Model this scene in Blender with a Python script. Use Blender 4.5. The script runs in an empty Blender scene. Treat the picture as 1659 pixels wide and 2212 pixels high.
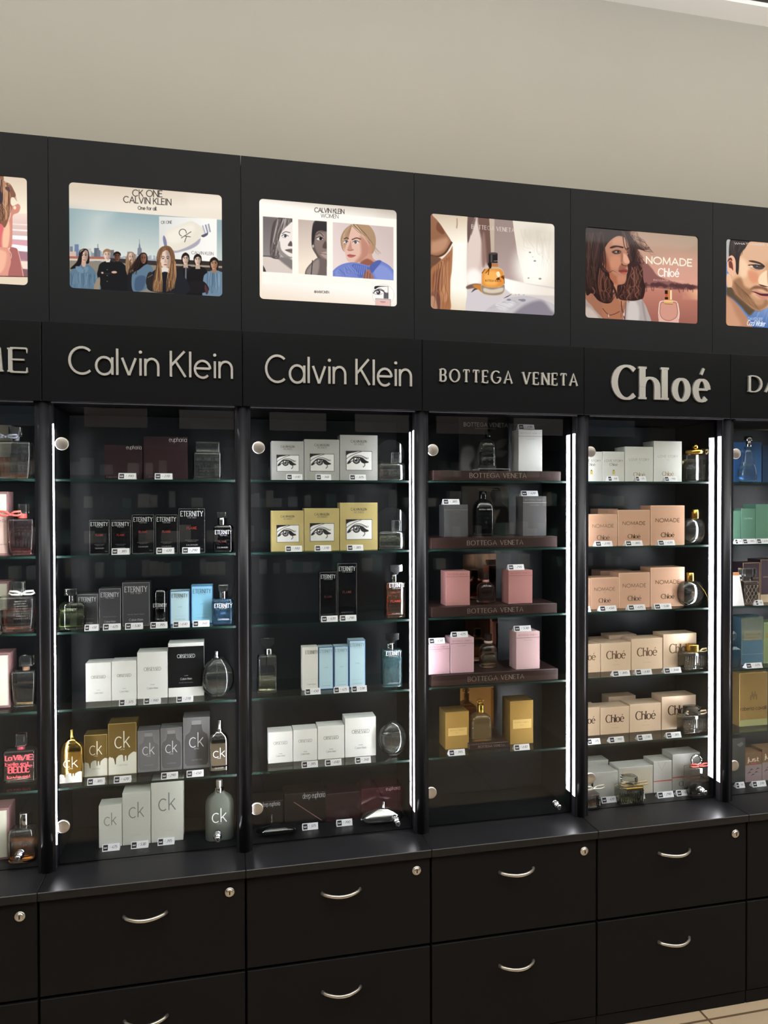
import math, random
import numpy as np
# ---------------------------------------------------------------- camera model (metres; x along the cabinets, y into the wall, z up)
W = 0.5                                   # width of one cabinet
F_PX, PW, PH = 1554.1, 1659, 2212         # focal length in pixels of the 1659 x 2212 frame
CAM = np.array([0.45513, -2.05923, 1.53399])
YAW, PITCH, ROLL = 0.21608, -0.01296, -0.00251
def _axes():
    cy, sy = math.cos(YAW), math.sin(YAW); cp, sp = math.cos(PITCH), math.sin(PITCH); cr, sr = math.cos(ROLL), math.sin(ROLL)
    f = np.array([sy*cp, cy*cp, sp]); r = np.array([cy, -sy, 0.0]); u = np.cross(r, f)
    return r*cr+u*sr, -r*sr+u*cr, f
AX_R, AX_U, AX_F = _axes()
def ray(px, py):
    return AX_F + AX_R*((px-PW/2)/F_PX) - AX_U*((py-PH/2)/F_PX)
def at(px, py, Y):                        # the point of the vertical plane y = Y seen at a pixel
    d = ray(px, py); return CAM + d*((Y-CAM[1])/d[1])
def atz(px, py, Z):                       # the point of the horizontal plane z = Z seen at a pixel
    d = ray(px, py); return CAM + d*((Z-CAM[2])/d[2])
CROP = {'L1': (0,860,6.142), 'L2': (0,1220,6.508), 'L3': (0,1540,5.27),
 'U1a': (110,870,3.95), 'U1b': (110,1190,3.95), 'U1c': (110,1520,3.95),
 'U2a': (530,870,4.254), 'U2b': (530,1190,4.254), 'U2c': (530,1500,4.254),
 'U3a': (900,880,4.484), 'U3b': (900,1190,4.484), 'U3c': (900,1460,4.484),
 'U4a': (1230,890,4.74), 'U4b': (1230,1190,4.74), 'U4c': (1230,1470,4.74),
 'U5a': (1530,880,6.504), 'U5b': (1530,1200,7.372), 'U5c': (1530,1450,7.132),
 'P0': (0,365,8.51), 'P1': (140,380,4.74), 'P2': (550,420,5.184), 'P3': (920,450,5.7207), 'P4': (1255,480,6.381), 'P5': (1560,505,10.535),
 'S': (0,0,1.0)}
def q(c, x, y):
    ox, oy, s = CROP[c]; return ox+x/s, oy+y/s
# ---------------------------------------------------------------- stroke lettering
def arc(cx, cy, rx, ry, a0, a1, n=12):
    return [(cx+rx*math.cos(math.radians(a0+(a1-a0)*i/n)), cy+ry*math.sin(math.radians(a0+(a1-a0)*i/n))) for i in range(n+1)]
def L(*p): return list(p)
XH = 0.66
GL = {
 'A': (.84, [L((0,0),(.42,1),(.84,0)), L((.15,.34),(.69,.34))]),
 'B': (.58, [L((0,0),(0,1)), L((0,1),(.28,1))+arc(.28,.76,.24,.24,90,-90,8)[1:]+[(0,.52)], L((.28,.52))+arc(.28,.26,.28,.26,90,-90,8)[1:]+[(0,0)]]),
 'C': (.90, [arc(.5,.5,.5,.5,48,312,20)]),
 'D': (.76, [L((0,0),(0,1)), L((0,1),(.26,1))+arc(.26,.5,.5,.5,90,-90,12)[1:]+[(0,0)]]),
 'E': (.52, [L((0,0),(0,1)), L((0,1),(.52,1)), L((0,.52),(.44,.52)), L((0,0),(.52,0))]),
 'F': (.50, [L((0,0),(0,1)), L((0,1),(.50,1)), L((0,.52),(.42,.52))]),
 'G': (.98, [arc(.5,.5,.5,.5,45,320,20)+[(.96,.3),(.96,.48)], L((.96,.48),(.58,.48))]),
 'H': (.70, [L((0,0),(0,1)), L((.7,0),(.7,1)), L((0,.52),(.7,.52))]),
 'I': (.1, [L((.05,0),(.05,1))]),
 'J': (.4, [L((.4,1),(.4,.2))+arc(.2,.2,.2,.2,0,-180,8)[1:]]),
 'K': (.62, [L((0,0),(0,1)), L((.58,1),(.02,.44)), L((.2,.6),(.62,0))]),
 'L': (.48, [L((0,1),(0,0)), L((0,0),(.48,0))]),
 'M': (.90, [L((0,0),(.06,1)), L((.06,1),(.45,.1)), L((.45,.1),(.84,1)), L((.84,1),(.90,0))]),
 'N': (.72, [L((0,0),(0,1)), L((0,1),(.72,0)), L((.72,0),(.72,1))]),
 'O': (1.0, [arc(.5,.5,.5,.5,90,450,26)]),
 'P': (.54, [L((0,0),(0,1)), L((0,1),(.27,1))+arc(.27,.74,.27,.26,90,-90,8)[1:]+[(0,.48)]]),
 'R': (.60, [L((0,0),(0,1)), L((0,1),(.27,1))+arc(.27,.75,.25,.25,90,-90,8)[1:]+[(0,.5)], L((.27,.5),(.60,0))]),
 'S': (.52, [arc(.27,.75,.24,.25,50,270,10)+arc(.25,.25,.27,.25,90,-140,12)[1:]]),
 'T': (.62, [L((.31,0),(.31,1)), L((0,1),(.62,1))]),
 'U': (.66, [L((0,1),(0,.33))+arc(.33,.33,.33,.33,180,360,12)[1:]+[(.66,1)]]),
 'V': (.78, [L((0,1),(.39,0)), L((.39,0),(.78,1))]),
 'W': (1.14, [L((0,1),(.29,0)), L((.29,0),(.57,.95)), L((.57,.95),(.85,0)), L((.85,0),(1.14,1))]),
 'Y': (.72, [L((0,1),(.36,.46)), L((.72,1),(.36,.46)), L((.36,.46),(.36,0))]),
 'Z': (.6, [L((0,1),(.6,1),(0,0),(.6,0))]),
 'a': (.66, [arc(.33,.33,.33,.33,0,360,20), L((.66,.66),(.66,0))]),
 'b': (.66, [arc(.33,.33,.33,.33,0,360,20), L((0,1),(0,0))]),
 'c': (.60, [arc(.33,.33,.33,.33,48,312,16)]),
 'd': (.66, [arc(.33,.33,.33,.33,0,360,20), L((.66,1),(.66,0))]),
 'e': (.66, [arc(.33,.33,.33,.33,4,315,18), L((.02,.36),(.65,.36))]),
 'f': (.36, [L((.12,0),(.12,.8))+arc(.3,.8,.18,.2,180,80,6)[1:], L((0,.62),(.32,.62))]),
 'h': (.54, [L((0,0),(0,1)), L((0,.38))+arc(.27,.38,.27,.28,180,0,10)[1:]+[(.54,0)]]),
 'i': (.06, [L((.03,0),(.03,.66)), 'dot']),
 'j': (.0, [L((0,.66),(0,-.15))+arc(-.14,-.15,.14,.14,0,-90,6)[1:], 'dot']),
 'k': (.50, [L((0,0),(0,1)), L((.46,.64),(.02,.27)), L((.15,.38),(.50,0))]),
 'l': (.06, [L((.03,0),(.03,1))]),
 'm': (.86, [L((0,0),(0,.66)), L((0,.4))+arc(.21,.44,.21,.22,180,0,8)[1:]+[(.42,0)], L((.42,.4))+arc(.64,.44,.22,.22,180,0,8)[1:]+[(.86,0)]]),
 'n': (.54, [L((0,0),(0,.66)), L((0,.38))+arc(.27,.38,.27,.28,180,0,10)[1:]+[(.54,0)]]),
 'o': (.66, [arc(.33,.33,.33,.33,90,450,22)]),
 'p': (.66, [arc(.33,.33,.33,.33,0,360,20), L((0,.66),(0,-.3))]),
 'r': (.30, [L((0,0),(0,.66)), L((0,.38))+arc(.26,.4,.26,.26,180,80,6)[1:]]),
 's': (.40, [arc(.2,.49,.18,.17,50,270,8)+arc(.2,.16,.2,.16,90,-140,8)[1:]]),
 't': (.34, [L((.12,.92),(.12,.15))+arc(.27,.15,.15,.15,180,290,6)[1:], L((0,.62),(.32,.62))]),
 'u': (.54, [L((0,.66),(0,.27))+arc(.27,.27,.27,.27,180,360,10)[1:], L((.54,.66),(.54,0))]),
 'v': (.56, [L((0,.66),(.28,0)), L((.28,0),(.56,.66))]),
 'w': (.86, [L((0,.66),(.22,0)), L((.22,0),(.43,.62)), L((.43,.62),(.64,0)), L((.64,0),(.86,.66))]),
 'y': (.56, [L((0,.66),(.28,0)), L((.56,.66),(.16,-.3))]),
 '.': (.0, ['pt']), '-': (.3, [L((0,.4),(.3,.4))]), '#': (.6, [L((.15,0),(.25,1)), L((.4,0),(.5,1)), L((0,.33),(.6,.33)), L((0,.66),(.6,.66))]),
 '0': (.5, [arc(.25,.5,.25,.5,90,450,14)]), '1': (.2, [L((0,.8),(.2,1),(.2,0))]), '2': (.5, [arc(.25,.75,.25,.25,170,-40,8)+[(0,0),(.5,0)]]),
 '3': (.5, [arc(.25,.76,.22,.24,150,-90,8)+arc(.25,.26,.25,.26,90,-150,8)[1:]]), '4': (.5, [L((.38,0),(.38,1),(0,.3),(.5,.3))]),
 '5': (.5, [L((.45,1),(.08,1),(.05,.58))+arc(.24,.32,.26,.32,110,-150,10)]), '6': (.5, [L((.38,1))+arc(.25,.3,.25,.3,150,510,14)]),
 '7': (.5, [L((0,1),(.5,1),(.15,0))]), '8': (.5, [arc(.25,.75,.2,.25,270,-90,10), arc(.25,.26,.25,.26,90,450,12)]), '9': (.5, [arc(.25,.7,.25,.3,0,360,12), L((.5,.7),(.3,0))]),
 '/': (.3, [L((0,-.1),(.3,1))]),
}
GL['\u00e9'] = (GL['e'][0], GL['e'][1]+[L((.30,.82),(.44,1.02))])
def _dots(s):
    if s == 'dot': return [('D', .03, .90)]
    return [('D', 0, .03)]
def layout(txt, gap=.17, space=.42):
    x = 0; out = []; ends = 0
    for ch in txt:
        if ch == ' ': x += space; continue
        adv, st = GL[ch]
        out.append((x, st)); ends = x+adv; x += adv+gap
    return out, ends
def strokes_of(txt, gap=.17, space=.42):
    lay, wd = layout(txt, gap, space); res = []
    for x, st in lay:
        for s in st:
            if isinstance(s, str):
                d = _dots(s)[0]; res.append([(x+d[1]-.001, d[2]), (x+d[1]+.001, d[2])])
            else: res.append([(x+p[0], p[1]) for p in s])
    return res, wd
def quads_for(pts, wfun, sx, sy):
    """a polyline as a strip of quads with mitred joints; wfun(dx, dy, straight) gives the stroke width"""
    P = [np.array((p[0]*sx, p[1]*sy)) for p in pts]
    closed = len(P) > 3 and np.linalg.norm(P[0]-P[-1]) < 1e-6
    n = len(P); Lf, Rt = [], []
    for i in range(n):
        dirs = []
        if i > 0 or closed:
            a = P[i]-P[i-1 if i > 0 else n-2]; dirs.append(a/ (np.linalg.norm(a)+1e-12))
        if i < n-1 or closed:
            a = P[i+1 if i < n-1 else 1]-P[i]; dirs.append(a/(np.linalg.norm(a)+1e-12))
        t = sum(dirs); ln = np.linalg.norm(t)
        t = t/ln if ln > 1e-6 else dirs[0]
        w = wfun(t[0], t[1], n == 2)
        m = 1.0
        if len(dirs) == 2: m = min(1/max(.35, float(np.dot(t, dirs[0]))), 2.0)
        nrm = np.array((-t[1], t[0]))*w*.5*m
        Lf.append(P[i]+nrm); Rt.append(P[i]-nrm)
    return Lf, Rt
def text2d(txt, width, height, weight=.08, contrast=0, gap=.17, space=.42):
    """flat lettering of a given size: verts [(x, z)] centred on x, baseline 0; faces. weight is a fraction of the height"""
    st, wd = strokes_of(txt, gap, space)
    wd = max(wd, .02); sx = width/wd; sy = height
    V, Fc = [], []
    thin = weight*height; thick = thin*(1+contrast)
    def wf(dx, dy, straight):
        if contrast == 0: return thin
        if straight:
            if abs(dx) < .12: return thick
            if abs(dy) < .2: return thin
            return thick if dx*dy < 0 else thin*1.15
        return thin+(thick-thin)*abs(dy)**1.5
    for s in st:
        if len(s) == 2 and abs(s[0][0]-s[1][0]) < .01 and s[0][1] == s[1][1]:     # a dot
            c = np.array((s[0][0]*sx, s[0][1]*sy)); r = thin*.72 if contrast == 0 else thick*.6
            b = len(V)
            for i in range(10): V.append((c[0]+r*math.cos(i*math.pi/5), c[1]+r*math.sin(i*math.pi/5)))
            Fc.append(tuple(range(b, b+10))); continue
        A, B = quads_for(s, wf, sx, sy); b = len(V)
        for p, r in zip(A, B): V.append(tuple(p)); V.append(tuple(r))
        for i in range(len(A)-1): Fc.append((b+2*i, b+2*i+1, b+2*i+3, b+2*i+2))
        if contrast > 0 and len(s) == 2 and abs(s[0][1]-s[1][1]) > .3:            # serifs on straight stems
            other = s[1][1] if False else None
            for (x, y) in (s[0], s[1]):
                if min(abs(y), abs(y-1), abs(y-XH)) > .02: continue
                sh = sum(1 for t in st if t is not s and len(t) == 2 and abs(t[0][0]-t[1][0]) > .02 and abs(t[0][1]-t[1][1]) > .3 and any(abs(e[0]-x)+abs(e[1]-y) < .01 for e in (t[0], t[1])))
                if sh: continue
                b = len(V); hw = thick*.5+.035*height; hh = thin*.45
                yy = y*sy + (hh if y < .02 else -hh)
                xx = x*sx
                V += [(xx-hw, yy-hh), (xx+hw, yy-hh), (xx+hw, yy+hh), (xx-hw, yy+hh)]; Fc.append((b, b+1, b+2, b+3))
        if contrast > 0 and len(s) == 2 and abs(s[0][1]-s[1][1]) < .01 and s[0][1] > -.01 and abs(s[0][0]-s[1][0]) > .3 and min(abs(s[0][1]), abs(s[0][1]-1)) < .02:
            y = s[0][1]; yy = y*sy; up = 1 if y < .02 else -1                      # beaks on E, T, L arms
            es = [s[1]] if not any(abs(e[0]-s[0][0]) > .1 and abs(t[0][0]-t[1][0]) < .01 and abs(t[0][0]-(s[0][0]+s[1][0])/2) < .02 for t in st for e in (t[0],)) else [s[0], s[1]]
            for e in es:
                b = len(V); xx = e[0]*sx
                V += [(xx-thin*.5, yy), (xx+thin*.5, yy), (xx+thin*.3, yy+up*.2*height), (xx-thin*.1, yy+up*.2*height)]
                Fc.append((b, b+1, b+2, b+3))
    V = [(x-width/2, y) for x, y in V]
    return V, Fc
def comps(V, F):
    """stroke number of every vertex, so that crossing strokes can be laid one over the other"""
    K = [0]*len(V); k = -1; hi = -1
    for f in F:
        if min(f) > hi: k += 1
        hi = max(hi, max(f))
        for i in f: K[i] = k
    return K
# ---------------------------------------------------------------- printed pictures (painted into colour attributes of a fine grid)
POS_X0, POS_X1, POS_Z0, POS_Z1 = 0.0507, 0.4479, 2.1088, 2.3905
MARG = 0.008
def smooth(pts, n=5):
    p = np.array(pts, float); m = len(p); out = []
    for i in range(m):
        a, b, c, d = p[i-1], p[i], p[(i+1) % m], p[(i+2) % m]
        for k in range(n):
            t = k/n; out.append(.5*((2*b)+(c-a)*t+(2*a-5*b+4*c-d)*t*t+(3*b-a-3*c+d)*t**3))
    return np.array(out)
def smooth_open(pts, n=6):
    p = np.array(pts, float); p = np.vstack([2*p[0]-p[1], p, 2*p[-1]-p[-2]]); out = []
    for i in range(1, len(p)-2):
        a, b, c, d = p[i-1], p[i], p[i+1], p[i+2]
        for k in range(n):
            t = k/n; out.append(.5*((2*b)+(c-a)*t+(2*a-5*b+4*c-d)*t*t+(3*b-a-3*c+d)*t**3))
    out.append(p[-2]); return np.array(out)
class Canvas:
    def __init__(s, nx, ny, tf=None, unit=1.0):
        s.nx, s.ny, s.tf, s.unit = nx, ny, tf, unit      # tf: crop points -> canvas pixels; unit: canvas pixels per crop pixel
        s.a = np.zeros((ny, nx, 3)); s.clip = None
        s.gy, s.gx = np.mgrid[0:ny, 0:nx].astype(float)
    def T(s, pts):
        p = np.array(pts, float)
        return s.tf(p) if s.tf else p
    def _put(s, m, col, sl):
        if s.clip is not None: m = m*s.clip[sl]
        col = np.array(col, float)
        s.a[sl] = s.a[sl]*(1-m[..., None])+col*m[..., None]
    def _box(s, p, pad):
        x0 = max(0, int(p[:, 0].min()-pad)); x1 = min(s.nx, int(p[:, 0].max()+pad)+2)
        y0 = max(0, int(p[:, 1].min()-pad)); y1 = min(s.ny, int(p[:, 1].max()+pad)+2)
        return (slice(y0, y1), slice(x0, x1)) if x1 > x0 and y1 > y0 else None
    def pmask(s, p, blur):
        sl = s._box(p, blur+2)
        if sl is None: return None, None
        X, Y = s.gx[sl], s.gy[sl]; dmin = np.full(X.shape, 1e9); ins = np.zeros(X.shape, bool)
        for i in range(len(p)):
            x0, y0 = p[i-1]; x1, y1 = p[i]; dx, dy = x1-x0, y1-y0; l2 = dx*dx+dy*dy+1e-12
            t = np.clip(((X-x0)*dx+(Y-y0)*dy)/l2, 0, 1)
            dmin = np.minimum(dmin, (X-x0-t*dx)**2+(Y-y0-t*dy)**2)
            if abs(dy) > 1e-9:
                c = ((y0 <= Y) != (y1 <= Y)); ins ^= c & (X < x0+(Y-y0)*dx/dy)
        d = np.sqrt(dmin)*np.where(ins, 1, -1)
        b = max(1.0, blur); t = np.clip(d/b+.5, 0, 1)
        return (t*t*(3-2*t) if blur > 1.5 else t), sl
    def poly(s, pts, col, blur=0, alpha=1, sm=True):
        p = s.T(pts)
        if sm: p = smooth(p)
        m, sl = s.pmask(p, blur*s.unit)
        if m is not None: s._put(m*alpha, col, sl)
    def flat(s, pts, col, blur=0, alpha=1): s.poly(pts, col, blur, alpha, False)
    def ell(s, cx, cy, rx, ry, col, rot=0, blur=0, alpha=1):
        c, n = math.cos(math.radians(rot)), math.sin(math.radians(rot))
        pts = [(cx+rx*math.cos(t)*c-ry*math.sin(t)*n, cy+rx*math.cos(t)*n+ry*math.sin(t)*c) for t in np.linspace(0, 2*math.pi, 25)[:-1]]
        s.poly(pts, col, blur, alpha, False)
    def line(s, pts, w, col, blur=0, alpha=1, sm=True, taper=False):
        p = s.T(smooth_open(pts) if sm and len(pts) > 2 else pts); w = w*s.unit; bl = max(1.0, blur*s.unit)
        sl = s._box(p, w+bl+1)
        if sl is None: return
        X, Y = s.gx[sl], s.gy[sl]; best = np.full(X.shape, -1e9); n = len(p)
        for i in range(n-1):
            x0, y0 = p[i]; x1, y1 = p[i+1]; dx, dy = x1-x0, y1-y0; l2 = dx*dx+dy*dy+1e-12
            t = np.clip(((X-x0)*dx+(Y-y0)*dy)/l2, 0, 1)
            ww = w*(1-(i/max(1, n-1)) *.85) if taper else w
            best = np.maximum(best, ww/2-np.sqrt((X-x0-t*dx)**2+(Y-y0-t*dy)**2))
        s._put(np.clip(best/bl+.5, 0, 1)*alpha, col, sl)
    def grad(s, pts, c0, c1, a, b, blur=0, alpha=1, sm=False):
        """polygon filled with a ramp from c0 at point a to c1 at point b"""
        p = s.T(pts); p = smooth(p) if sm else p
        m, sl = s.pmask(p, blur*s.unit)
        if m is None: return
        A, B = s.T([a])[0], s.T([b])[0]; d = B-A
        t = np.clip(((s.gx[sl]-A[0])*d[0]+(s.gy[sl]-A[1])*d[1])/(d@d), 0, 1)[..., None]
        col = np.array(c0, float)*(1-t)+np.array(c1, float)*t
        m = m*alpha
        if s.clip is not None: m = m*s.clip[sl]
        s.a[sl] = s.a[sl]*(1-m[..., None])+col*m[..., None]
    def setclip(s, pts=None):
        if pts is None: s.clip = None; return
        s.clip = None; m, sl = s.pmask(s.T(pts), 0); s.clip = np.zeros((s.ny, s.nx)); s.clip[sl] = m
    def text(s, txt, p0, p1, h, col, w=None, gap=.17, space=.42, up=None, serif=0):
        """lettering on a baseline from p0 to p1 (crop pixels), capitals h high"""
        st, wd = strokes_of(txt, gap, space); p0, p1 = np.array(p0, float), np.array(p1, float); e = (p1-p0)/wd
        u = np.array(up if up is not None else (0, -1.0)); w = w or h*.09
        for t in st:
            pts = [p0+e*x+u*h*y for x, y in t]
            ww = w
            if serif and len(t) == 2: ww = w*(1+serif) if abs(t[0][0]-t[1][0]) < .1 or (t[1][1]-t[0][1])*(t[1][0]-t[0][0]) < 0 else w
            s.line(pts, ww, col, sm=False)
    def noise(s, amp, seed, blur=1):
        r = np.random.RandomState(seed).randn(s.ny, s.nx)*amp
        for _ in range(blur): r = (r+np.roll(r, 1, 0)+np.roll(r, 1, 1)+np.roll(np.roll(r, 1, 0), 1, 1))/2.6
        s.a += r[..., None]
    def linear(s):
        c = np.clip(s.a/255, 0, 1); return np.where(c <= .04045, c/12.92, ((c+.055)/1.055)**2.4)
PN = (400, 287)
def poster_canvas(n):
    x0 = n*W+POS_X0-MARG; x1 = n*W+POS_X1+MARG; z0, z1 = POS_Z0-MARG, POS_Z1+MARG
    ox, oy, sc = CROP['P%d' % (n+1)]
    def tf(p):
        D = AX_F[None]+AX_R[None]*(((ox+p[:, 0]/sc)-PW/2)/F_PX)[:, None]-AX_U[None]*(((oy+p[:, 1]/sc)-PH/2)/F_PX)[:, None]
        P = CAM[None]+D*((0.004-CAM[1])/D[:, 1])[:, None]
        return np.stack([(P[:, 0]-x0)/(x1-x0)*PN[0]-.5, (z1-P[:, 2])/(z1-z0)*PN[1]-.5], 1)
    t = tf(np.array([[300., 600.], [400., 600.]])); return Canvas(PN[0], PN[1], tf, abs(t[1, 0]-t[0, 0])/100)

def hair_strands(c, roots, tips, n, cols, w, seed, wob=20, alpha=.8):
    r = random.Random(seed)
    for i in range(n):
        t = r.random(); k = r.random()*.15
        a = np.array(roots[0])*(1-t)+np.array(roots[1])*t; b = np.array(tips[0])*(1-t)+np.array(tips[1])*t
        m = (a+b)/2+np.array((r.uniform(-wob, wob), r.uniform(-wob, wob)))
        m2 = a*.25+b*.75+np.array((r.uniform(-wob, wob), r.uniform(-wob, wob)))
        c.line([a, m, m2, b], r.uniform(.5, 1)*w, cols[i % len(cols)], alpha=alpha, taper=True)

def small_face(c, x, y, w, h, skin, dark, tilt=0, light=1):
    """a simple printed face: side light, eyes, nose, mouth"""
    sk = np.array(skin, float); sh = sk*.62
    c.poly([(x-w*.48, y-h*.1), (x-w*.42, y-h*.42), (x, y-h*.55), (x+w*.42, y-h*.42), (x+w*.48, y-h*.1), (x+w*.40, y+h*.25), (x+w*.16, y+h*.5), (x-w*.14, y+h*.5), (x-w*.40, y+h*.25)], sk)
    c.poly([(x+light*w*.05, y-h*.5), (x+light*w*.45, y-h*.4), (x+light*w*.48, y), (x+light*w*.38, y+h*.3), (x+light*w*.1, y+h*.52), (x+light*w*.16, y)], sh, blur=w*.25, alpha=.7)
    for s in (-1, 1):
        c.line([(x+s*w*.32, y-h*.15), (x+s*w*.2, y-h*.2), (x+s*w*.08, y-h*.14)], h*.05, dark, alpha=.8)
        c.ell(x+s*w*.2, y-h*.07, w*.1, h*.035, np.array(dark)*.7, alpha=.85)
    c.poly([(x-w*.03, y-h*.05), (x+w*.04, y-h*.05), (x+w*.12, y+h*.14), (x, y+h*.18), (x-w*.1, y+h*.14)], sh, alpha=.45)
    c.ell(x, y+h*.29, w*.15, h*.045, (sk*(.72, .5, .5)), alpha=.9)

def paint_group(c):                                            # skyline and nine young people
    c.flat([(-50,-50),(1750,-50),(1750,1400),(-50,1400)], (224,209,190))
    c.grad([(-50,40),(1750,150),(1750,470),(-50,330)], (214,199,178), (236,224,208), (800,110), (830,330), blur=6)
    c.grad([(-50,322),(1750,462),(1750,1000),(-50,1000)], (150,172,176), (219,222,213), (420,345), (380,800))
    c.grad([(-50,322),(500,366),(200,800),(-50,800)], (128,154,160), (202,212,208), (0,480), (330,520), blur=200, alpha=.6)
    r = random.Random(4); x = 30
    for i in range(60):
        w = r.uniform(12, 40); b = 815+(x-30)*.055; h = r.uniform(10, 50)
        if 60 < x < 360: h = r.uniform(30, 75)
        g = r.uniform(.75, 1.05); c.flat([(x,b-h),(x+w,b-h),(x+w,b+60),(x,b+60)], (158*g,166*g,176*g), alpha=.85)
        for k in range(int(h/9)): c.line([(x+3,b-h+6+9*k),(x+w-3,b-h+6+9*k)], 2, (120,128,142), alpha=.35)
        x += w*.72
    for (a, t, w, col) in ((100,700,42,(110,128,158)), (52,722,30,(120,125,140)), (300,738,50,(96,104,118)), (330,760,34,(112,116,126)), (468,758,36,(110,112,118)), (230,742,40,(190,190,184))):
        c.flat([(a,t),(a+w,t),(a+w,880),(a,880)], col)
    c.line([(338,700),(338,760)], 7, (105,115,130)); c.flat([(45,775),(115,775),(115,840),(45,840)], (206,180,164)); c.flat([(640,776),(690,776),(690,830),(640,830)], (128,136,146))
    c.flat([(742,812),(746,740),(755,735),(758,705),(765,680),(772,705),(776,735),(786,742),(790,815)], (122,130,142)); c.line([(765,650),(765,700)], 5, (120,130,142))
    c.flat([(30,822),(420,828),(420,856),(30,852)], (164,104,88)); c.flat([(30,846),(420,852),(420,872),(30,868)], (212,196,180)); c.flat([(30,864),(1640,930),(1640,1300),(30,1300)], (138,130,118)); c.flat([(420,838),(960,872),(960,918),(420,880)], (58,52,50)); c.flat([(1110,812),(1640,872),(1640,985),(1110,960)], (52,46,44)); c.flat([(1130,900),(1640,925),(1640,945),(1130,920)], (160,146,130))
    c.flat([(966,414),(1556,440),(1556,880),(966,840)], (238,235,228)); c.grad([(966,414),(1556,440),(1556,880),(966,840)], (214,214,210), (250,248,242), (980,600), (1450,640), alpha=.7)
    c.poly([(1010,636),(1052,566),(1150,516),(1275,464),(1330,474),(1390,514),(1430,560),(1420,600),(1392,630),(1372,690),(1300,742),(1200,770),(1110,782),(1030,726)], (232,224,208))
    c.poly([(1022,720),(1120,766),(1220,742),(1320,690),(1388,640),(1372,696),(1300,744),(1200,774),(1105,786)], (150,148,170), blur=14, alpha=.75)
    c.poly([(1004,640),(1016,610),(1040,660),(1044,726),(1018,714)], (126,128,160)); c.poly([(1060,590),(1270,500),(1330,540),(1250,640),(1090,690)], (244,236,222), blur=60, alpha=.7)
    for i, g in enumerate((178,236,140,226,150)): c.line([(1412+i*15,512-i*4),(1436+i*13,586-i*4)], 15, (g,g,g+8), sm=False)
    c.poly([(1396,612),(1440,590),(1466,580),(1460,606),(1420,628)], (88,88,106))
    e = np.array((40, -26.0)); e = e/np.linalg.norm(e); pe = np.array((-e[1], e[0]))          # the slanted ck on the bottle
    o = np.array((1200., 610.)); 
    def mp(a, b): return tuple(o+pe*a+e*b*1.0)
    c.line([mp(14*math.cos(t)*2.6-20, 14*math.sin(t)*2.6+22) for t in np.radians(np.linspace(50, 310, 14))], 7, (48,46,48), sm=False)
    c.line([mp(18,-20),mp(18,98)], 7, (48,46,48), sm=False); c.line([mp(22,22),mp(58,64)], 7, (48,46,48), sm=False); c.line([mp(34,34),mp(70,-14)], 7, (48,46,48), sm=False)
    c.text('CK ONE', (986,490), (1096,487), 28, (84,80,80), 4); c.text('CALVIN KLEIN', (1298,800), (1520,812), 30, (120,116,114), 4)
    dn, bk = (96,120,140), (30,30,32)
    # back row first
    c.poly([(480,960),(500,890),(545,876),(600,900),(640,980),(650,1300),(470,1300)], bk); small_face(c, 537, 826, 62, 96, (112,74,58), (30,22,20), light=-1); c.poly([(500,820),(502,790),(536,774),(570,792),(572,820),(556,800),(520,798)], (26,22,22))
    c.poly([(622,900),(640,800),(680,778),(715,800),(722,880),(716,980),(700,1080),(640,1050)], (150,120,92)); small_face(c, 681, 836, 58, 90, (214,184,164), (90,66,56)); hair_strands(c, [(645,890),(720,800)], [(640,1050),(730,1040)], 18, [(118,88,62),(178,146,112),(90,66,48)], 8, 2, 12)
    c.poly([(620,1050),(690,980),(730,1000),(720,1300),(610,1300)], (34,34,38))
    c.poly([(340,960),(360,900),(420,872),(470,870),(530,900),(620,960),(640,1080),(610,1300),(360,1300),(330,1040)], bk); c.flat([(412,850),(468,850),(460,882),(424,884)], (222,214,206)); small_face(c, 432, 812, 70, 100, (226,194,178), (120,90,70)); c.poly([(392,812),(394,768),(430,746),(468,760),(474,800),(462,782),(430,776),(404,786)], (150,118,88))
    c.line([(378,992),(440,1002),(512,990)], 16, (40,40,42)); c.ell(506,986,28,12,(206,170,150)); c.ell(384,992,12,10,(196,164,146)); [c.ell(434,960+60*k,5,5,(120,116,110)) for k in range(3)]
    c.poly([(700,980),(720,870),(770,800),(810,784),(842,810),(846,880),(820,930),(740,1000)], (32,26,26)); small_face(c, 806, 848, 60, 96, (134,94,76), (30,20,18), light=-1)
    c.poly([(690,1010),(760,960),(840,905),(900,950),(900,1080),(830,1160),(700,1180)], dn); c.poly([(720,1060),(770,1020),(830,1040),(800,1160),(720,1170)], (72,92,116), blur=20); hair_strands(c, [(730,860),(770,820)], [(640,1000),(740,1010)], 22, [(28,22,22),(60,44,38)], 12, 7, 14)
    # left girl
    c.poly([(45,1000),(120,930),(200,890),(300,960),(345,1070),(345,1180),(30,1180)], dn); c.poly([(110,900),(140,830),(150,770),(196,744),(238,760),(252,830),(248,890),(220,900),(150,900),(60,950)], (34,28,30)); small_face(c, 196, 824, 84, 126, (222,186,164), (44,32,30)); c.poly([(140,860),(160,780),(214,752),(180,800),(168,900),(120,940),(55,950)], (32,27,29))
    c.poly([(172,880),(215,880),(208,928),(180,924)], (200,164,144)); c.poly([(110,930),(160,930),(190,960),(200,930),(240,940),(220,990),(140,985)], (112,138,156)); c.line([(200,960),(190,1150)], 5, (70,88,104)); c.line([(100,1010),(180,1015)], 4, (74,92,108)); c.line([(215,1020),(290,1030)], 4, (74,92,108))
    hair_strands(c, [(60,1000),(330,1010)], [(60,1170),(330,1170)], 40, [(84,106,126),(126,150,166),(72,94,114),(106,130,148)], 16, 9, 18, .5); c.poly([(300,1120),(345,1040),(362,1060),(350,1170),(310,1180)], (150,136,116))
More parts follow.
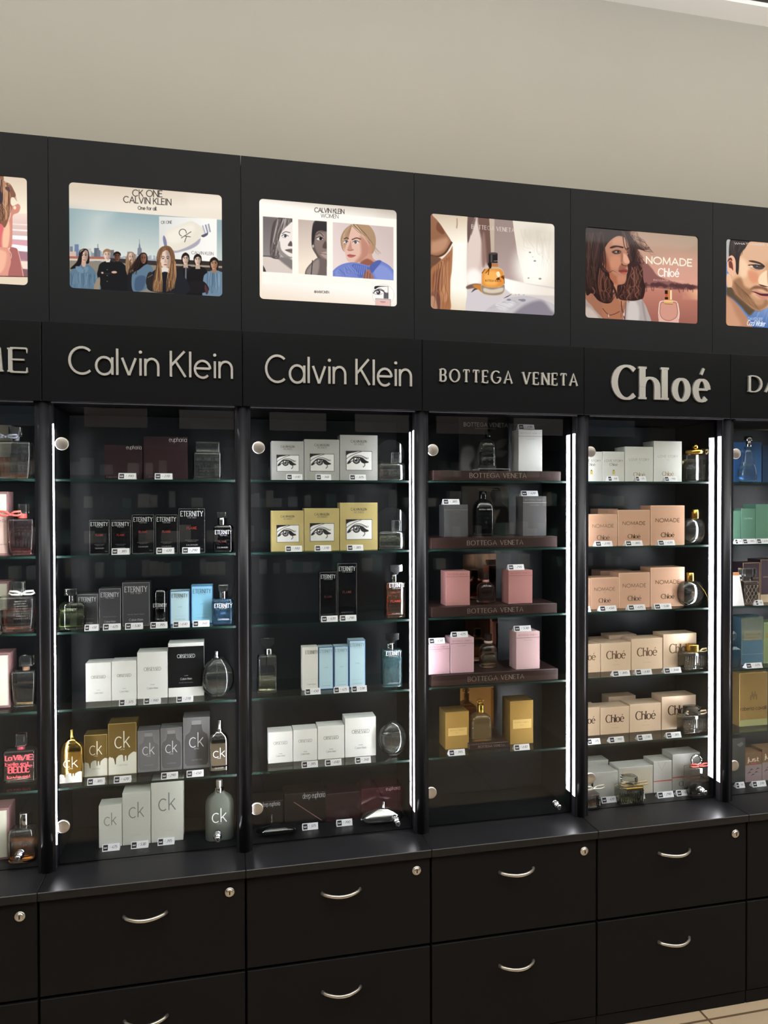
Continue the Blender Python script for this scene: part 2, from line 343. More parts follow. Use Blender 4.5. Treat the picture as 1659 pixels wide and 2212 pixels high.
    # right three
    for (x, y, w, h, sk, top, ns) in ((1236,852,64,104,(220,190,170),(38,36,38),1), (1360,862,64,100,(224,196,176),(30,28,30),2), (1528,902,72,110,(186,140,112),(110,134,154),3)):
        c.poly([(x-110,y+150),(x-70,y+90),(x-20,y+66),(x+30,y+66),(x+80,y+90),(x+106,y+160),(x+100,y+400),(x-100,y+400)], top); c.poly([(x-w*.6,y+h*.2),(x-w*.62,y-h*.3),(x,y-h*.66),(x+w*.6,y-h*.3),(x+w*.62,y+h*.3),(x+w*.3,y+h*.6),(x-w*.3,y+h*.6)], (36,28,26)); c.flat([(x-20,y+40),(x+22,y+40),(x+26,y+90),(x-22,y+90)], np.array(sk)*.85); small_face(c, x, y, w, h, sk, (40,30,28)); c.poly([(x-w*.58,y-h*.05),(x-w*.52,y-h*.45),(x,y-h*.64),(x+w*.55,y-h*.42),(x+w*.55,y-h*.1),(x+w*.2,y-h*.34),(x-w*.2,y-h*.28)], (40,30,27))
    c.line([(1240,940),(1236,1170)], 14, (112,116,124)); c.line([(1222,940),(1218,1170)], 6, (20,20,22)); hair_strands(c, [(1440,990),(1600,1000)], [(1440,1200),(1600,1200)], 26, [(78,104,128),(140,162,178),(92,118,140)], 14, 12, 16, .6); c.line([(1510,1000),(1506,1200)], 6, (66,86,106)); c.ell(1340,1150,14,10,(200,170,150)); c.poly([(1280,1090),(1420,1080),(1470,1180),(1280,1200)], (34,32,34), blur=8); c.poly([(1440,1110),(1470,1180),(1450,1215),(1430,1150)], (80,52,58))
    # front girl
    c.poly([(880,1180),(850,1060),(900,980),(990,930),(1080,930),(1180,990),(1260,1090),(1250,1200)], (36,38,44)); c.poly([(830,1090),(850,1000),(890,985),(910,1060),(900,1150),(860,1150)], (46,42,40)); c.line([(850,1040),(900,1010)], 5, (130,118,104))
    c.poly([(940,900),(945,800),(980,735),(1040,714),(1090,735),(1125,810),(1130,920),(1125,1040),(1090,1170),(1040,1180),(920,1180),(910,1090),(960,1000)], (126,90,64)); small_face(c, 1030, 858, 118, 176, (228,198,180), (96,70,58)); c.poly([(985,940),(1070,950),(1060,1000),(1000,1000)], (222,214,206)); c.poly([(985,1000),(1075,1005),(1080,1180),(990,1180)], (34,34,38))
    c.poly([(955,860),(958,790),(1030,730),(1030,760),(985,800),(975,900),(982,960),(945,1010)], (138,100,70)); c.poly([(1030,730),(1090,760),(1120,850),(1125,950),(1098,960),(1090,860),(1070,790)], (120,84,60))
    hair_strands(c, [(952,860),(985,900)], [(900,1180),(1000,1185)], 40, [(168,126,88),(110,76,52),(196,156,112),(84,58,42)], 12, 5, 16); hair_strands(c, [(1085,860),(1130,880)], [(1040,1185),(1120,1150)], 40, [(168,122,84),(104,72,50),(190,146,104),(80,54,40)], 12, 6, 16); hair_strands(c, [(985,750),(1010,740)], [(945,900),(968,940)], 12, [(150,110,78),(96,68,48)], 8, 8, 6); hair_strands(c, [(1060,740),(1090,750)], [(1104,900),(1128,900)], 12, [(150,110,78),(96,68,48)], 8, 9, 6)
    c.text('CK ONE', (694,206), (996,216), 64, (40,36,36), 8.5); c.text('CALVIN KLEIN', (602,270), (1088,300), 62, (40,36,36), 8.5); c.text('One for all.', (750,344), (940,352), 34, (60,54,52), 6)

def paint_portraits(c):                                        # white sheet with three portraits
    c.flat([(-50,-50),(1750,-50),(1750,1400),(-50,1400)], (252,247,236)); c.grad([(-50,0),(1750,130),(1750,290),(-50,150)], (196,184,170), (252,246,236), (800,70), (790,215), blur=8)
    c.grad([(-50,1000),(1750,1000),(1750,1350),(-50,1350)], (253,248,240), (238,218,194), (500,1000), (480,1260)); c.grad([(-50,250),(80,250),(80,1250),(-50,1250)], (246,232,212), (252,247,236), (40,500), (85,500))
    A = [(92,244),(422,270),(422,884),(94,864)]; c.setclip(A)
    c.grad(A, (112,104,104), (150,142,140), (100,300), (100,760)); c.poly([(250,270),(440,250),(480,500),(470,900),(300,760),(240,560)], (238,228,220))
    c.poly([(170,640),(196,360),(250,270),(330,244),(430,262),(440,310),(360,340),(300,420),(262,560),(282,740),(210,720)], (84,74,72)); hair_strands(c, [(250,280),(420,270)], [(180,680),(290,740)], 70, [(60,52,52),(150,140,136),(98,88,86),(190,180,176)], 10, 3, 26)
    c.poly([(300,430),(370,350),(440,330),(440,700),(380,700),(290,640),(256,590),(276,500)], (240,230,222), blur=8); c.poly([(256,590),(280,520),(300,620),(380,690),(430,705),(360,720),(290,670)], (150,140,136), blur=16); c.line([(310,440),(345,418),(396,428)], 9, (110,98,94)); c.ell(337,466,32,17,(236,232,230)); c.ell(344,466,15,16,(70,64,64)); c.line([(303,466),(336,446),(378,466)], 7, (56,50,50)); c.line([(310,480),(345,488)], 4, (120,110,108))
    c.poly([(372,572),(405,520),(425,560),(425,580)], (96,86,84), blur=10); c.poly([(340,622),(400,608),(430,614),(430,660),(390,650)], (128,112,110)); c.line([(342,622),(390,628),(425,632)], 5, (60,50,50)); c.poly([(90,700),(220,720),(300,740),(430,830),(430,900),(90,880)], (218,204,194)); c.poly([(270,720),(330,700),(430,740),(430,840),(360,800)], (130,122,120), blur=30); c.line([(94,690),(240,694)], 14, (96,90,88)); c.line([(94,706),(200,716)], 5, (220,210,204)); c.poly([(90,790),(130,870),(90,880)], (70,64,64))
    B = [(487,278),(808,304),(808,910),(490,888)]; c.setclip(B)
    c.grad(B, (196,178,168), (246,230,210), (490,300), (560,780)); c.poly([(640,580),(640,420),(660,310),(720,280),(830,290),(830,780),(740,760),(690,680)], (98,86,82)); c.poly([(646,560),(644,400),(690,290),(830,280),(830,410),(740,400),(690,430),(668,520)], (44,40,42), blur=10); c.poly([(690,430),(760,420),(820,450),(820,720),(760,720),(700,650),(672,560)], (136,118,110), blur=24); c.ell(740,470,46,30,(176,156,146), blur=40, alpha=.6); c.line([(690,452),(730,430),(772,470)], 7, (44,38,38)); c.ell(730,496,36,16,(226,220,216)); c.ell(740,495,18,17,(28,24,26)); c.line([(692,490),(730,474),(768,494)], 8, (30,26,28)); c.poly([(760,580),(795,520),(812,600),(775,604)], (88,74,70), blur=12); c.poly([(738,660),(790,642),(812,650),(812,716),(770,700)], (176,152,144)); c.line([(738,660),(812,672)], 4, (56,44,44)); c.ell(655,580,10,16,(190,182,176)); c.poly([(720,720),(830,750),(830,800),(730,770)], (60,52,50), blur=20)
    c.poly([(560,900),(580,830),(650,750),(720,710),(830,770),(830,920),(560,920)], (112,98,94)); c.poly([(580,880),(640,780),(720,730),(700,900)], (150,136,130), blur=30); c.line([(648,740),(634,900)], 9, (44,40,42))
    D = [(874,310),(1556,366),(1556,962),(876,916)]; c.setclip(D)
    c.grad(D, (206,186,182), (236,218,212), (1400,340), (940,800)); c.poly([(962,520),(990,420),(1060,350),(1150,326),(1270,340),(1340,430),(1358,540),(1330,650),(1260,690),(1120,640),(1000,640)], (170,136,106)); c.poly([(990,600),(985,500),(1010,420),(1080,350),(1170,400),(1250,500),(1290,590),(1270,700),(1190,752),(1110,766),(1040,742),(1014,660)], (228,186,168)); c.poly([(1180,470),(1250,520),(1290,600),(1260,720),(1180,760),(1120,764),(1190,660)], (178,120,100), blur=50, alpha=.75); c.poly([(1250,690),(1300,640),(1330,720),(1390,760),(1290,800),(1180,770)], (204,152,132)); c.poly([(1180,770),(1260,720),(1340,770),(1260,800)], (150,92,76), blur=24)
    c.poly([(1060,350),(1140,330),(1270,345),(1340,430),(1356,540),(1320,640),(1296,560),(1220,470),(1120,370)], (176,142,110)); hair_strands(c, [(1080,340),(1150,340)], [(1260,480),(1350,600)], 50, [(206,176,142),(140,106,80),(222,194,160),(118,88,66)], 9, 11, 14); hair_strands(c, [(1060,350),(1090,350)], [(965,520),(1010,640)], 30, [(190,156,124),(150,116,90)], 8, 12, 14); c.poly([(1284,560),(1310,570),(1310,650),(1276,660)], (198,140,118)); hair_strands(c, [(1330,560),(1345,620)], [(1420,660),(1380,680)], 10, [(170,140,112)], 4, 13, 10)
    c.line([(1002,498),(1030,486),(1050,496)], 13, (92,64,52)); c.line([(1092,506),(1140,488),(1186,500)], 13, (92,64,52)); c.ell(1022,532,26,14,(240,230,226)); c.ell(1028,531,13,14,(84,90,104)); c.ell(1134,536,34,16,(240,230,226)); c.ell(1130,536,16,16,(80,88,104)); c.line([(994,526),(1022,516),(1048,530)], 6, (62,44,40)); c.line([(1098,534),(1132,516),(1172,534)], 7, (62,44,40)); c.poly([(1060,560),(1078,520),(1090,600),(1110,622),(1060,634),(1040,616)], (196,144,124), blur=14); c.line([(1040,620),(1070,628),(1105,620)], 6, (150,92,80)); c.poly([(1036,682),(1062,668),(1085,672),(1134,684),(1094,706),(1058,704)], (186,104,100)); c.line([(1038,684),(1085,686),(1132,684)], 4, (120,58,58))
    c.poly([(874,860),(960,790),(1080,760),(1200,776),(1300,800),(1370,740),(1450,760),(1540,830),(1600,980),(860,940)], (116,132,198)); c.poly([(1100,780),(1240,800),(1290,830),(1250,900),(1180,930),(1110,850)], (92,108,178)); [c.line([(1120+22*k,790+3*k),(1100+24*k,880+4*k)], 7, (138,154,214), alpha=.8) for k in range(7)]
    hair_strands(c, [(880,870),(1080,790)], [(900,930),(1180,930)], 40, [(140,156,216),(92,106,172),(124,140,204)], 16, 14, 26, .5); c.poly([(1330,830),(1420,790),(1520,850),(1560,960),(1380,950)], (146,160,218), blur=40, alpha=.7); c.poly([(1210,940),(1240,870),(1272,836),(1310,880),(1330,950),(1230,950)], (164,112,96)); [c.line([(1240+26*k,850+18*k),(1228+32*k,945)], 6, (100,60,52)) for k in range(3)]; c.poly([(1290,800),(1370,740),(1420,750),(1360,830),(1310,880)], (84,100,166), blur=12)
    c.setclip()
    c.text('CALVIN KLEIN', (672,196), (1002,216), 48, (66,58,56), 8, gap=.1); c.text('WOMEN', (742,256), (938,268), 42, (96,86,84), 5, gap=.1); c.text('#IAMWOMEN', (668,1102), (834,1108), 26, (100,92,88), 4, gap=.08)
    c.ell(1440,1124,122,118,(250,246,240)); [c.line([(1440+122*math.cos(t),1124+118*math.sin(t)) for t in np.linspace(a, a+1.6, 8)], 3, (200,190,184)) for a in (0, 1.57, 3.14, 4.71)]
    c.poly([(1340,1040),(1370,1024),(1500,1030),(1400,1036),(1350,1062)], (44,42,46)); c.line([(1330,1102),(1376,1068),(1430,1078),(1470,1110)], 10, (40,38,42)); c.ell(1386,1096,23,24,(60,58,64)); c.ell(1380,1090,8,8,(240,240,240)); c.line([(1340,1080),(1400,1056),(1452,1080)], 6, (70,66,70)); c.line([(1330,1110),(1390,1122),(1430,1110)], 4, (70,66,70)); c.line([(1494,1030),(1494,1110)], 4, (60,58,60)); c.flat([(1446,1100),(1500,1104),(1500,1168),(1446,1164)], (120,116,120)); [c.line([(1452+18*k,1100),(1450+18*k,1166)], 7, (50,48,52)) for k in range(3)]
    c.flat([(1350,1164),(1524,1174),(1526,1300),(1350,1300)], (206,196,192)); c.poly([(1364,1182),(1510,1190),(1506,1240),(1490,1262),(1380,1254)], (232,188,180)); c.line([(1352,1166),(1522,1176),(1524,1290)], 4, (120,110,110), sm=False); c.line([(1408,1200),(1464,1204)], 5, (120,90,90)); c.line([(1414,1212),(1456,1214)], 3, (150,110,110))

def paint_amber_bottle(c):                                     # amber bottle on a stone
    c.flat([(-50,-50),(1750,-50),(1750,1450),(-50,1450)], (236,220,196)); c.grad([(1060,100),(1700,150),(1700,1400),(1060,1400)], (226,216,200), (205,190,170), (1250,700), (1600,200), blur=30); c.ell(1260,760,190,300,(255,250,238), blur=260); c.ell(420,760,160,560,(255,252,240), blur=200)
    c.grad([(60,60),(520,90),(505,420),(60,420)], (208,188,164), (255,244,226), (250,80), (300,420), blur=30); c.grad([(200,1000),(510,1020),(505,1300),(150,1300)], (255,248,232), (226,206,178), (400,1010), (380,1240), blur=40, alpha=.8); c.line([(384,130),(386,190),(380,240)], 14, (170,140,116), blur=12)
    c.poly([(40,80),(100,110),(150,160),(220,260),(310,400),(320,440),(240,560),(150,600),(40,600)], (148,100,72), blur=10); c.poly([(70,420),(120,400),(250,360),(280,420),(220,520),(120,560),(60,540)], (190,142,112), blur=70); c.poly([(150,170),(230,290),(200,320),(130,260)], (120,72,50), blur=20); c.line([(60,584),(150,596),(240,548),(318,424)], 22, (92,56,40), blur=8); c.poly([(50,600),(150,604),(190,640),(120,720),(50,790)], (110,76,60), blur=20)
    c.poly([(230,600),(300,520),(330,480),(320,760),(300,900),(300,1080),(290,1270),(50,1270),(50,800),(140,680)], (168,112,76), blur=16); c.poly([(90,820),(170,740),(210,840),(160,1000),(90,1040)], (126,76,58), blur=40); c.poly([(70,1060),(130,1020),(180,1120),(170,1270),(130,1270)], (112,72,66), blur=20); c.poly([(200,760),(290,660),(290,1050),(230,1160),(200,1000)], (196,140,98), blur=40); c.poly([(60,1100),(110,1100),(140,1260),(50,1260)], (186,140,112), blur=24); hair_strands(c, [(120,720),(290,600)], [(80,1240),(280,1240)], 30, [(140,86,60),(206,152,112),(112,66,50)], 16, 21, 30, .45)
    c.flat([(513,60),(1700,100),(1700,880),(1090,880),(900,860),(700,990),(509,1000)], (176,152,144)); c.grad([(513,60),(780,80),(800,560),(760,900),(509,1000)], (150,122,112), (222,200,192), (640,120), (560,820)); c.poly([(516,420),(600,130),(660,120),(690,460),(640,760),(516,900)], (224,204,194), blur=50); c.poly([(516,420),(520,110),(600,110),(560,300)], (104,80,76), blur=16); c.poly([(560,200),(620,120),(560,330)], (120,98,92), blur=20); c.poly([(640,110),(780,115),(806,560),(760,700),(700,440)], (112,82,72), blur=36); c.ell(590,860,100,110,(255,246,238), blur=90); c.poly([(690,420),(720,300),(750,620),(700,720)], (148,118,108), blur=40)
    c.flat([(780,70),(850,76),(856,330),(848,560),(806,560)], (196,176,156)); c.flat([(848,76),(1066,110),(1090,260),(1130,560),(1190,800),(1212,920),(900,850),(846,560)], (162,140,132)); c.grad([(848,76),(1066,110),(1130,560),(1212,920),(900,850),(846,560)], (150,130,124), (190,168,162), (1000,200), (1080,820), alpha=.7)
    c.flat([(1066,100),(1700,140),(1700,1000),(1215,925),(1185,780),(1130,560),(1092,300)], (232,222,206)); c.ell(1330,720,220,260,(255,250,240), blur=260); c.ell(1400,330,200,110,(214,204,188), blur=140, alpha=.7); hair_strands(c, [(1150,260),(1560,300)], [(1250,500),(1570,900)], 14, [(206,194,178)], 30, 33, 60, .2); [c.ell(x,y,r,r*.6,(150,138,126),blur=12) for x,y,r in ((1286,545,14),(1346,650,16),(1410,870,18),(1268,862,12),(1320,600,6))]
    c.flat([(970,866),(1212,922),(1700,990),(1700,1450),(505,1450),(507,1000),(700,1000)], (214,204,200)); c.grad([(970,866),(1212,922),(1600,1000),(1600,1080),(1060,1060),(960,980)], (255,252,246), (238,228,214), (1000,900), (1500,1060), blur=30); c.poly([(505,960),(600,930),(690,945),(690,1010),(600,985),(510,996)], (120,92,80), blur=20); c.poly([(580,950),(690,950),(690,1040),(640,1010)], (200,128,58), blur=24)
    c.poly([(505,1100),(560,1010),(640,1000),(720,1060),(900,1085),(1060,1060),(900,1150),(760,1250),(700,1300),(505,1300)], (210,202,204)); c.poly([(560,1040),(600,990),(640,1000),(610,1010)], (80,66,62)); c.poly([(960,1110),(1064,1056),(1010,1095)], (70,62,66)); c.poly([(740,1260),(900,1150),(1060,1100),(1300,1090),(1600,1200),(1600,1350),(720,1350)], (196,190,192), blur=10); c.poly([(1090,1290),(1250,1180),(1430,1140),(1540,1250),(1590,1340),(1090,1340)], (140,132,142), blur=60); c.poly([(860,1190),(1000,1120),(1100,1180),(960,1260)], (220,216,216), blur=50); hair_strands(c, [(760,1250),(1000,1130)], [(1000,1290),(1200,1160)], 12, [(150,146,156)], 10, 35, 40, .3); [c.ell(x,y,r,r*.5,(110,108,128),blur=14,alpha=.7) for x,y,r in ((1200,1136,34),(1160,1130,18),(1026,1130,26),(1210,1070,8),(1150,1066,8),(1110,1068,6))]
    c.poly([(686,900),(690,800),(730,744),(790,726),(880,728),(940,752),(968,820),(970,920),(968,1020),(930,1070),(820,1082),(710,1060),(684,1000)], (206,186,160)); c.poly([(692,950),(760,976),(900,976),(968,944),(966,1020),(920,1062),(820,1072),(710,1050),(688,1000)], (150,134,116), blur=10); c.poly([(720,985),(820,1004),(950,980),(940,1030),(820,1050),(720,1030)], (214,200,180), blur=24)
    c.poly([(694,900),(700,800),(740,752),(800,738),(880,742),(936,764),(960,820),(962,930),(900,970),(820,976),(740,968),(696,940)], (226,146,62)); c.poly([(720,900),(730,810),(800,770),(880,790),(900,880),(860,950),(760,950)], (246,178,92), blur=60); c.poly([(868,800),(900,780),(920,830),(890,850)], (255,232,190)); c.line([(694,800),(730,752)], 10, (120,64,30)); c.poly([(870,870),(905,852),(912,882),(876,884)], (86,42,26)); c.poly([(925,850),(955,830),(965,880),(940,860)], (110,56,30)); c.line([(966,830),(970,930)], 8, (140,76,34))
    c.flat([(806,680),(892,682),(890,724),(806,720)], (186,120,72)); c.flat([(804,720),(900,724),(910,752),(800,748)], (206,174,140)); c.flat([(776,556),(886,556),(886,676),(776,676)], (36,32,32)); c.ell(831,558,55,14,(74,68,66)); c.flat([(800,575),(822,575),(822,668),(800,668)], (84,78,76)); c.line([(842,652),(884,650)], 6, (170,160,150)); c.poly([(768,680),(810,676),(806,740),(780,732)], (30,24,22)); c.line([(790,740),(740,800)], 9, (88,50,30)); c.line([(782,740),(770,820)], 9, (88,50,30))
    c.text('BOTTEGA VENETA', (566,248), (1094,296), 48, (222,206,198), 4, gap=.3, serif=.8); c.text('BOTTEGA VENETA', (734,904), (930,908), 22, (120,70,36), 3, gap=.3)

def paint_curls(c):                                            # curly-haired woman in profile before a beach
    c.flat([(-50,-50),(1800,-50),(1800,1500),(-50,1500)], (178,132,114)); c.grad([(600,60),(1700,60),(1700,900),(600,900)], (170,146,124), (214,158,138), (1250,170), (1200,720)); c.ell(1350,600,300,150,(214,160,140), blur=200, alpha=.6); c.grad([(-50,860),(1700,860),(1700,980),(-50,980)], (204,150,126), (190,126,106), (1200,860), (1200,960)); c.grad([(800,930),(1700,930),(1700,1450),(800,1450)], (192,126,108), (158,100,88), (1200,930), (1200,1350)); c.grad([(1400,930),(1700,930),(1700,1080),(1400,1060)], (232,178,144), (196,132,110), (1600,960), (1500,1070), blur=40)
    c.poly([(820,560),(900,560),(980,640),(1060,740),(1220,800),(1400,850),(1620,880),(1620,920),(1300,930),(1000,900),(840,880)], (140,92,86), blur=24); r = random.Random(3)
    for i in range(60):
        x = r.uniform(860, 1600); y = 840+(x-860)*.055; c.ell(x, y+r.uniform(0, 30), r.uniform(14, 40), r.uniform(8, 34), (84,52,54), blur=16, alpha=.6)
    for x in (900,960,1010,1240,1330,1420,1470,1540): c.line([(x,860),(x+r.uniform(-14,30),940+r.uniform(0,30))], 12, (96,58,58), blur=8, alpha=.7)
    c.poly([(620,130),(700,120),(770,180),(800,280),(870,330),(950,350),(870,390),(780,380),(820,520),(850,640),(860,800),(880,900),(860,1040),(780,1080),(640,1090),(560,1040),(500,900),(640,400)], (66,42,38), blur=10); c.poly([(680,130),(770,130),(790,230),(720,260)], (140,108,88), blur=30)
    hair_strands(c, [(690,160),(740,240)], [(860,330),(1030,440)], 22, [(72,48,44),(120,88,74),(96,64,56),(156,122,102)], 16, 41, 50); hair_strands(c, [(760,130),(760,180)], [(720,250),(800,300)], 8, [(180,150,130)], 7, 42, 30); hair_strands(c, [(780,380),(790,460)], [(830,520),(880,640)], 12, [(120,84,72),(80,52,46)], 12, 43, 40)
    # neck, shoulder, blouse
    c.poly([(60,930),(200,900),(420,800),(520,860),(560,1000),(640,1080),(620,1380),(300,1380),(160,1160),(60,1060)], (160,108,84)); c.poly([(430,860),(520,870),(560,1000),(600,1080),(560,1150),(470,1040)], (186,126,96), blur=30); c.poly([(300,1060),(500,1050),(560,1200),(540,1380),(340,1380)], (170,112,84), blur=40)
    c.poly([(40,1060),(110,1120),(200,1220),(310,1340),(310,1420),(40,1420)], (166,148,140)); c.poly([(60,1180),(150,1200),(240,1330),(60,1330)], (196,178,168), blur=50); c.poly([(626,1110),(680,1060),(760,1020),(850,1080),(920,1220),(950,1420),(600,1420)], (176,164,160)); c.poly([(660,1110),(740,1080),(800,1200),(780,1400),(640,1400)], (204,194,188), blur=50); c.line([(850,1100),(870,1240),(900,1400)], 30, (150,134,130), blur=20, alpha=.7); c.line([(620,1110),(612,1250),(600,1400)], 14, (130,92,78), blur=8)
    c.poly([(500,880),(560,870),(620,860),(640,760),(640,640),(660,540),(760,540),(830,640),(830,760),(870,880),(860,1030),(760,1080),(640,1080),(520,1050)], (58,36,34), blur=10); hair_strands(c, [(560,880),(680,860)], [(540,1050),(680,1070)], 26, [(96,60,50),(40,26,26),(124,80,66)], 16, 56, 40, .7)
    # face
    c.poly([(300,420),(350,300),(430,230),(500,196),(580,200),(640,240),(662,330),(664,420),(640,450),(652,500),(670,540),(664,568),(640,590),(648,640),(640,690),(630,720),(626,760),(606,830),(560,856),(480,850),(400,800),(330,700),(290,560)], (182,126,100)); c.poly([(440,240),(530,200),(620,240),(650,330),(620,380),(520,330),(440,340)], (196,142,116), blur=50); c.poly([(590,430),(640,470),(668,540),(650,568),(600,560),(580,500)], (222,166,138), blur=26); c.poly([(420,480),(520,470),(560,560),(520,640),(400,620)], (200,138,108), blur=70)
    c.poly([(270,420),(340,420),(400,620),(420,760),(360,760),(280,620)], (146,84,62), blur=60); c.poly([(400,700),(480,740),(560,800),(600,836),(480,850),(390,800)], (170,104,76), blur=40); c.poly([(540,590),(600,596),(640,600),(600,640),(520,670)], (150,96,76), blur=24)
    c.poly([(396,350),(450,322),(530,326),(584,340),(578,360),(500,344),(420,362)], (58,38,34), blur=5); c.poly([(630,360),(664,346),(666,366),(636,380)], (60,40,36), blur=5); c.poly([(430,400),(490,380),(550,396),(540,430),(470,440),(430,420)], (92,62,54), blur=16); c.ell(500,408,36,15,(150,132,124)); c.ell(512,408,15,15,(40,34,38)); c.line([(440,414),(490,388),(545,402)], 9, (36,26,26)); c.line([(460,428),(505,434),(545,420)], 5, (60,40,36)); c.ell(654,424,14,9,(110,90,84)); c.line([(630,420),(664,410)], 7, (40,28,28)); c.line([(552,404),(566,470),(560,540)], 22, (140,92,72), blur=20, alpha=.7); c.poly([(560,560),(590,590),(640,596),(612,606),(560,590)], (110,62,50), blur=8)
    c.poly([(518,670),(570,646),(604,640),(640,660),(634,688),(600,716),(560,706)], (150,70,62)); c.line([(520,674),(580,672),(636,676)], 6, (70,28,28)); c.poly([(560,700),(606,690),(628,700),(600,722)], (186,98,86), blur=8); c.poly([(500,760),(580,740),(620,770),(600,830),(520,850)], (196,134,106), blur=40, alpha=.8)
    # hair over the face
    c.poly([(40,60),(200,40),(420,70),(620,110),(680,200),(730,330),(750,470),(720,560),(676,470),(668,330),(630,230),(540,190),(460,210),(370,290),(310,400),(280,500),(300,600),(380,690),(400,770),(450,850),(440,960),(430,1090),(350,1120),(240,1080),(150,980),(60,940)], (46,30,28), blur=8); None; c.flat([(40,30),(660,90),(600,140),(40,160)], (40,30,28), blur=20)
    hair_strands(c, [(80,160),(300,140)], [(100,900),(250,1000)], 70, [(60,40,36),(34,22,22),(84,56,48),(50,32,30)], 22, 51, 70, .7); hair_strands(c, [(560,120),(690,200)], [(690,540),(740,520)], 24, [(64,44,40),(36,24,24),(92,64,56)], 16, 52, 40, .7); hair_strands(c, [(700,640),(800,600)], [(660,1060),(860,1000)], 46, [(110,68,56),(60,36,34),(140,92,76),(40,26,26)], 16, 53, 60, .75); hair_strands(c, [(260,640),(400,800)], [(280,1100),(430,1090)], 40, [(104,62,50),(64,38,34),(130,82,66),(44,28,26)], 16, 54, 60, .75)
    c.line([(300,640),(380,690),(440,668),(490,690)], 12, (90,50,42), taper=True); c.line([(420,850),(470,940),(500,1040)], 30, (60,36,34), blur=10); [c.line(smooth_open([(x,y),(x+30,y+60),(x-10,y+120),(x+20,y+170)]), 14, (150,100,82), alpha=.6, blur=6, sm=False) for x,y in ((760,880),(700,620),(160,900),(820,580),(640,930))]
    c.line([(300,1190),(350,1250),(400,1280),(470,1262),(530,1230)], 9, (90,52,46)); c.line([(556,1090),(562,1180),(580,1250),(600,1330)], 12, (84,48,44)); c.ell(378,1290,10,22,(206,190,180)); c.ell(590,1270,9,24,(214,200,190)); c.line([(370,1260),(372,1330)], 6, (110,80,72)); c.line([(560,1190),(550,1310)], 6, (110,70,60))
    # flacon
    c.poly([(1064,1260),(1080,1120),(1104,1084),(1200,1074),(1310,1086),(1334,1120),(1354,1240),(1350,1330),(1320,1420),(1100,1420),(1070,1340)], (222,176,160)); c.poly([(1086,1240),(1098,1130),(1130,1104),(1290,1106),(1318,1140),(1330,1240),(1310,1310),(1240,1352),(1170,1350),(1110,1310)], (208,150,132)); c.line([(1086,1240),(1098,1130),(1130,1104),(1290,1106),(1318,1140),(1330,1240),(1310,1310),(1240,1352),(1170,1350),(1110,1310),(1086,1240)], 8, (150,96,80)); c.line([(1068,1260),(1082,1120),(1108,1088)], 7, (246,224,210)); c.line([(1334,1120),(1354,1240),(1348,1330)], 8, (248,226,212)); c.flat([(1146,1070),(1270,1074),(1266,1128),(1146,1122)], (222,170,110)); c.line([(1150,1122),(1264,1130)], 6, (120,70,40)); c.line([(1150,1086),(1266,1090)], 10, (250,214,160))
    c.flat([(1156,936),(1252,934),(1252,1070),(1156,1068)], (206,140,90)); c.flat([(1156,938),(1196,938),(1196,990),(1156,990)], (40,26,22)); c.flat([(1156,1032),(1200,1032),(1200,1066),(1156,1066)], (46,28,22)); c.flat([(1160,992),(1196,992),(1196,1030),(1160,1030)], (196,84,70)); c.flat([(1204,940),(1226,940),(1226,1064),(1204,1064)], (196,120,60)); c.flat([(1228,938),(1252,938),(1252,1068),(1228,1068)], (250,220,180))
    c.text('NOMADE', (902,566), (1526,606), 92, (250,242,218), 15, gap=.22); c.text('Chlo\u00e9', (1066,742), (1350,752), 104, (252,246,236), 13, gap=.2, serif=.5); c.text('ENCOUNTER THE WORLD', (1000,806), (1420,828), 20, (222,176,160), 3)

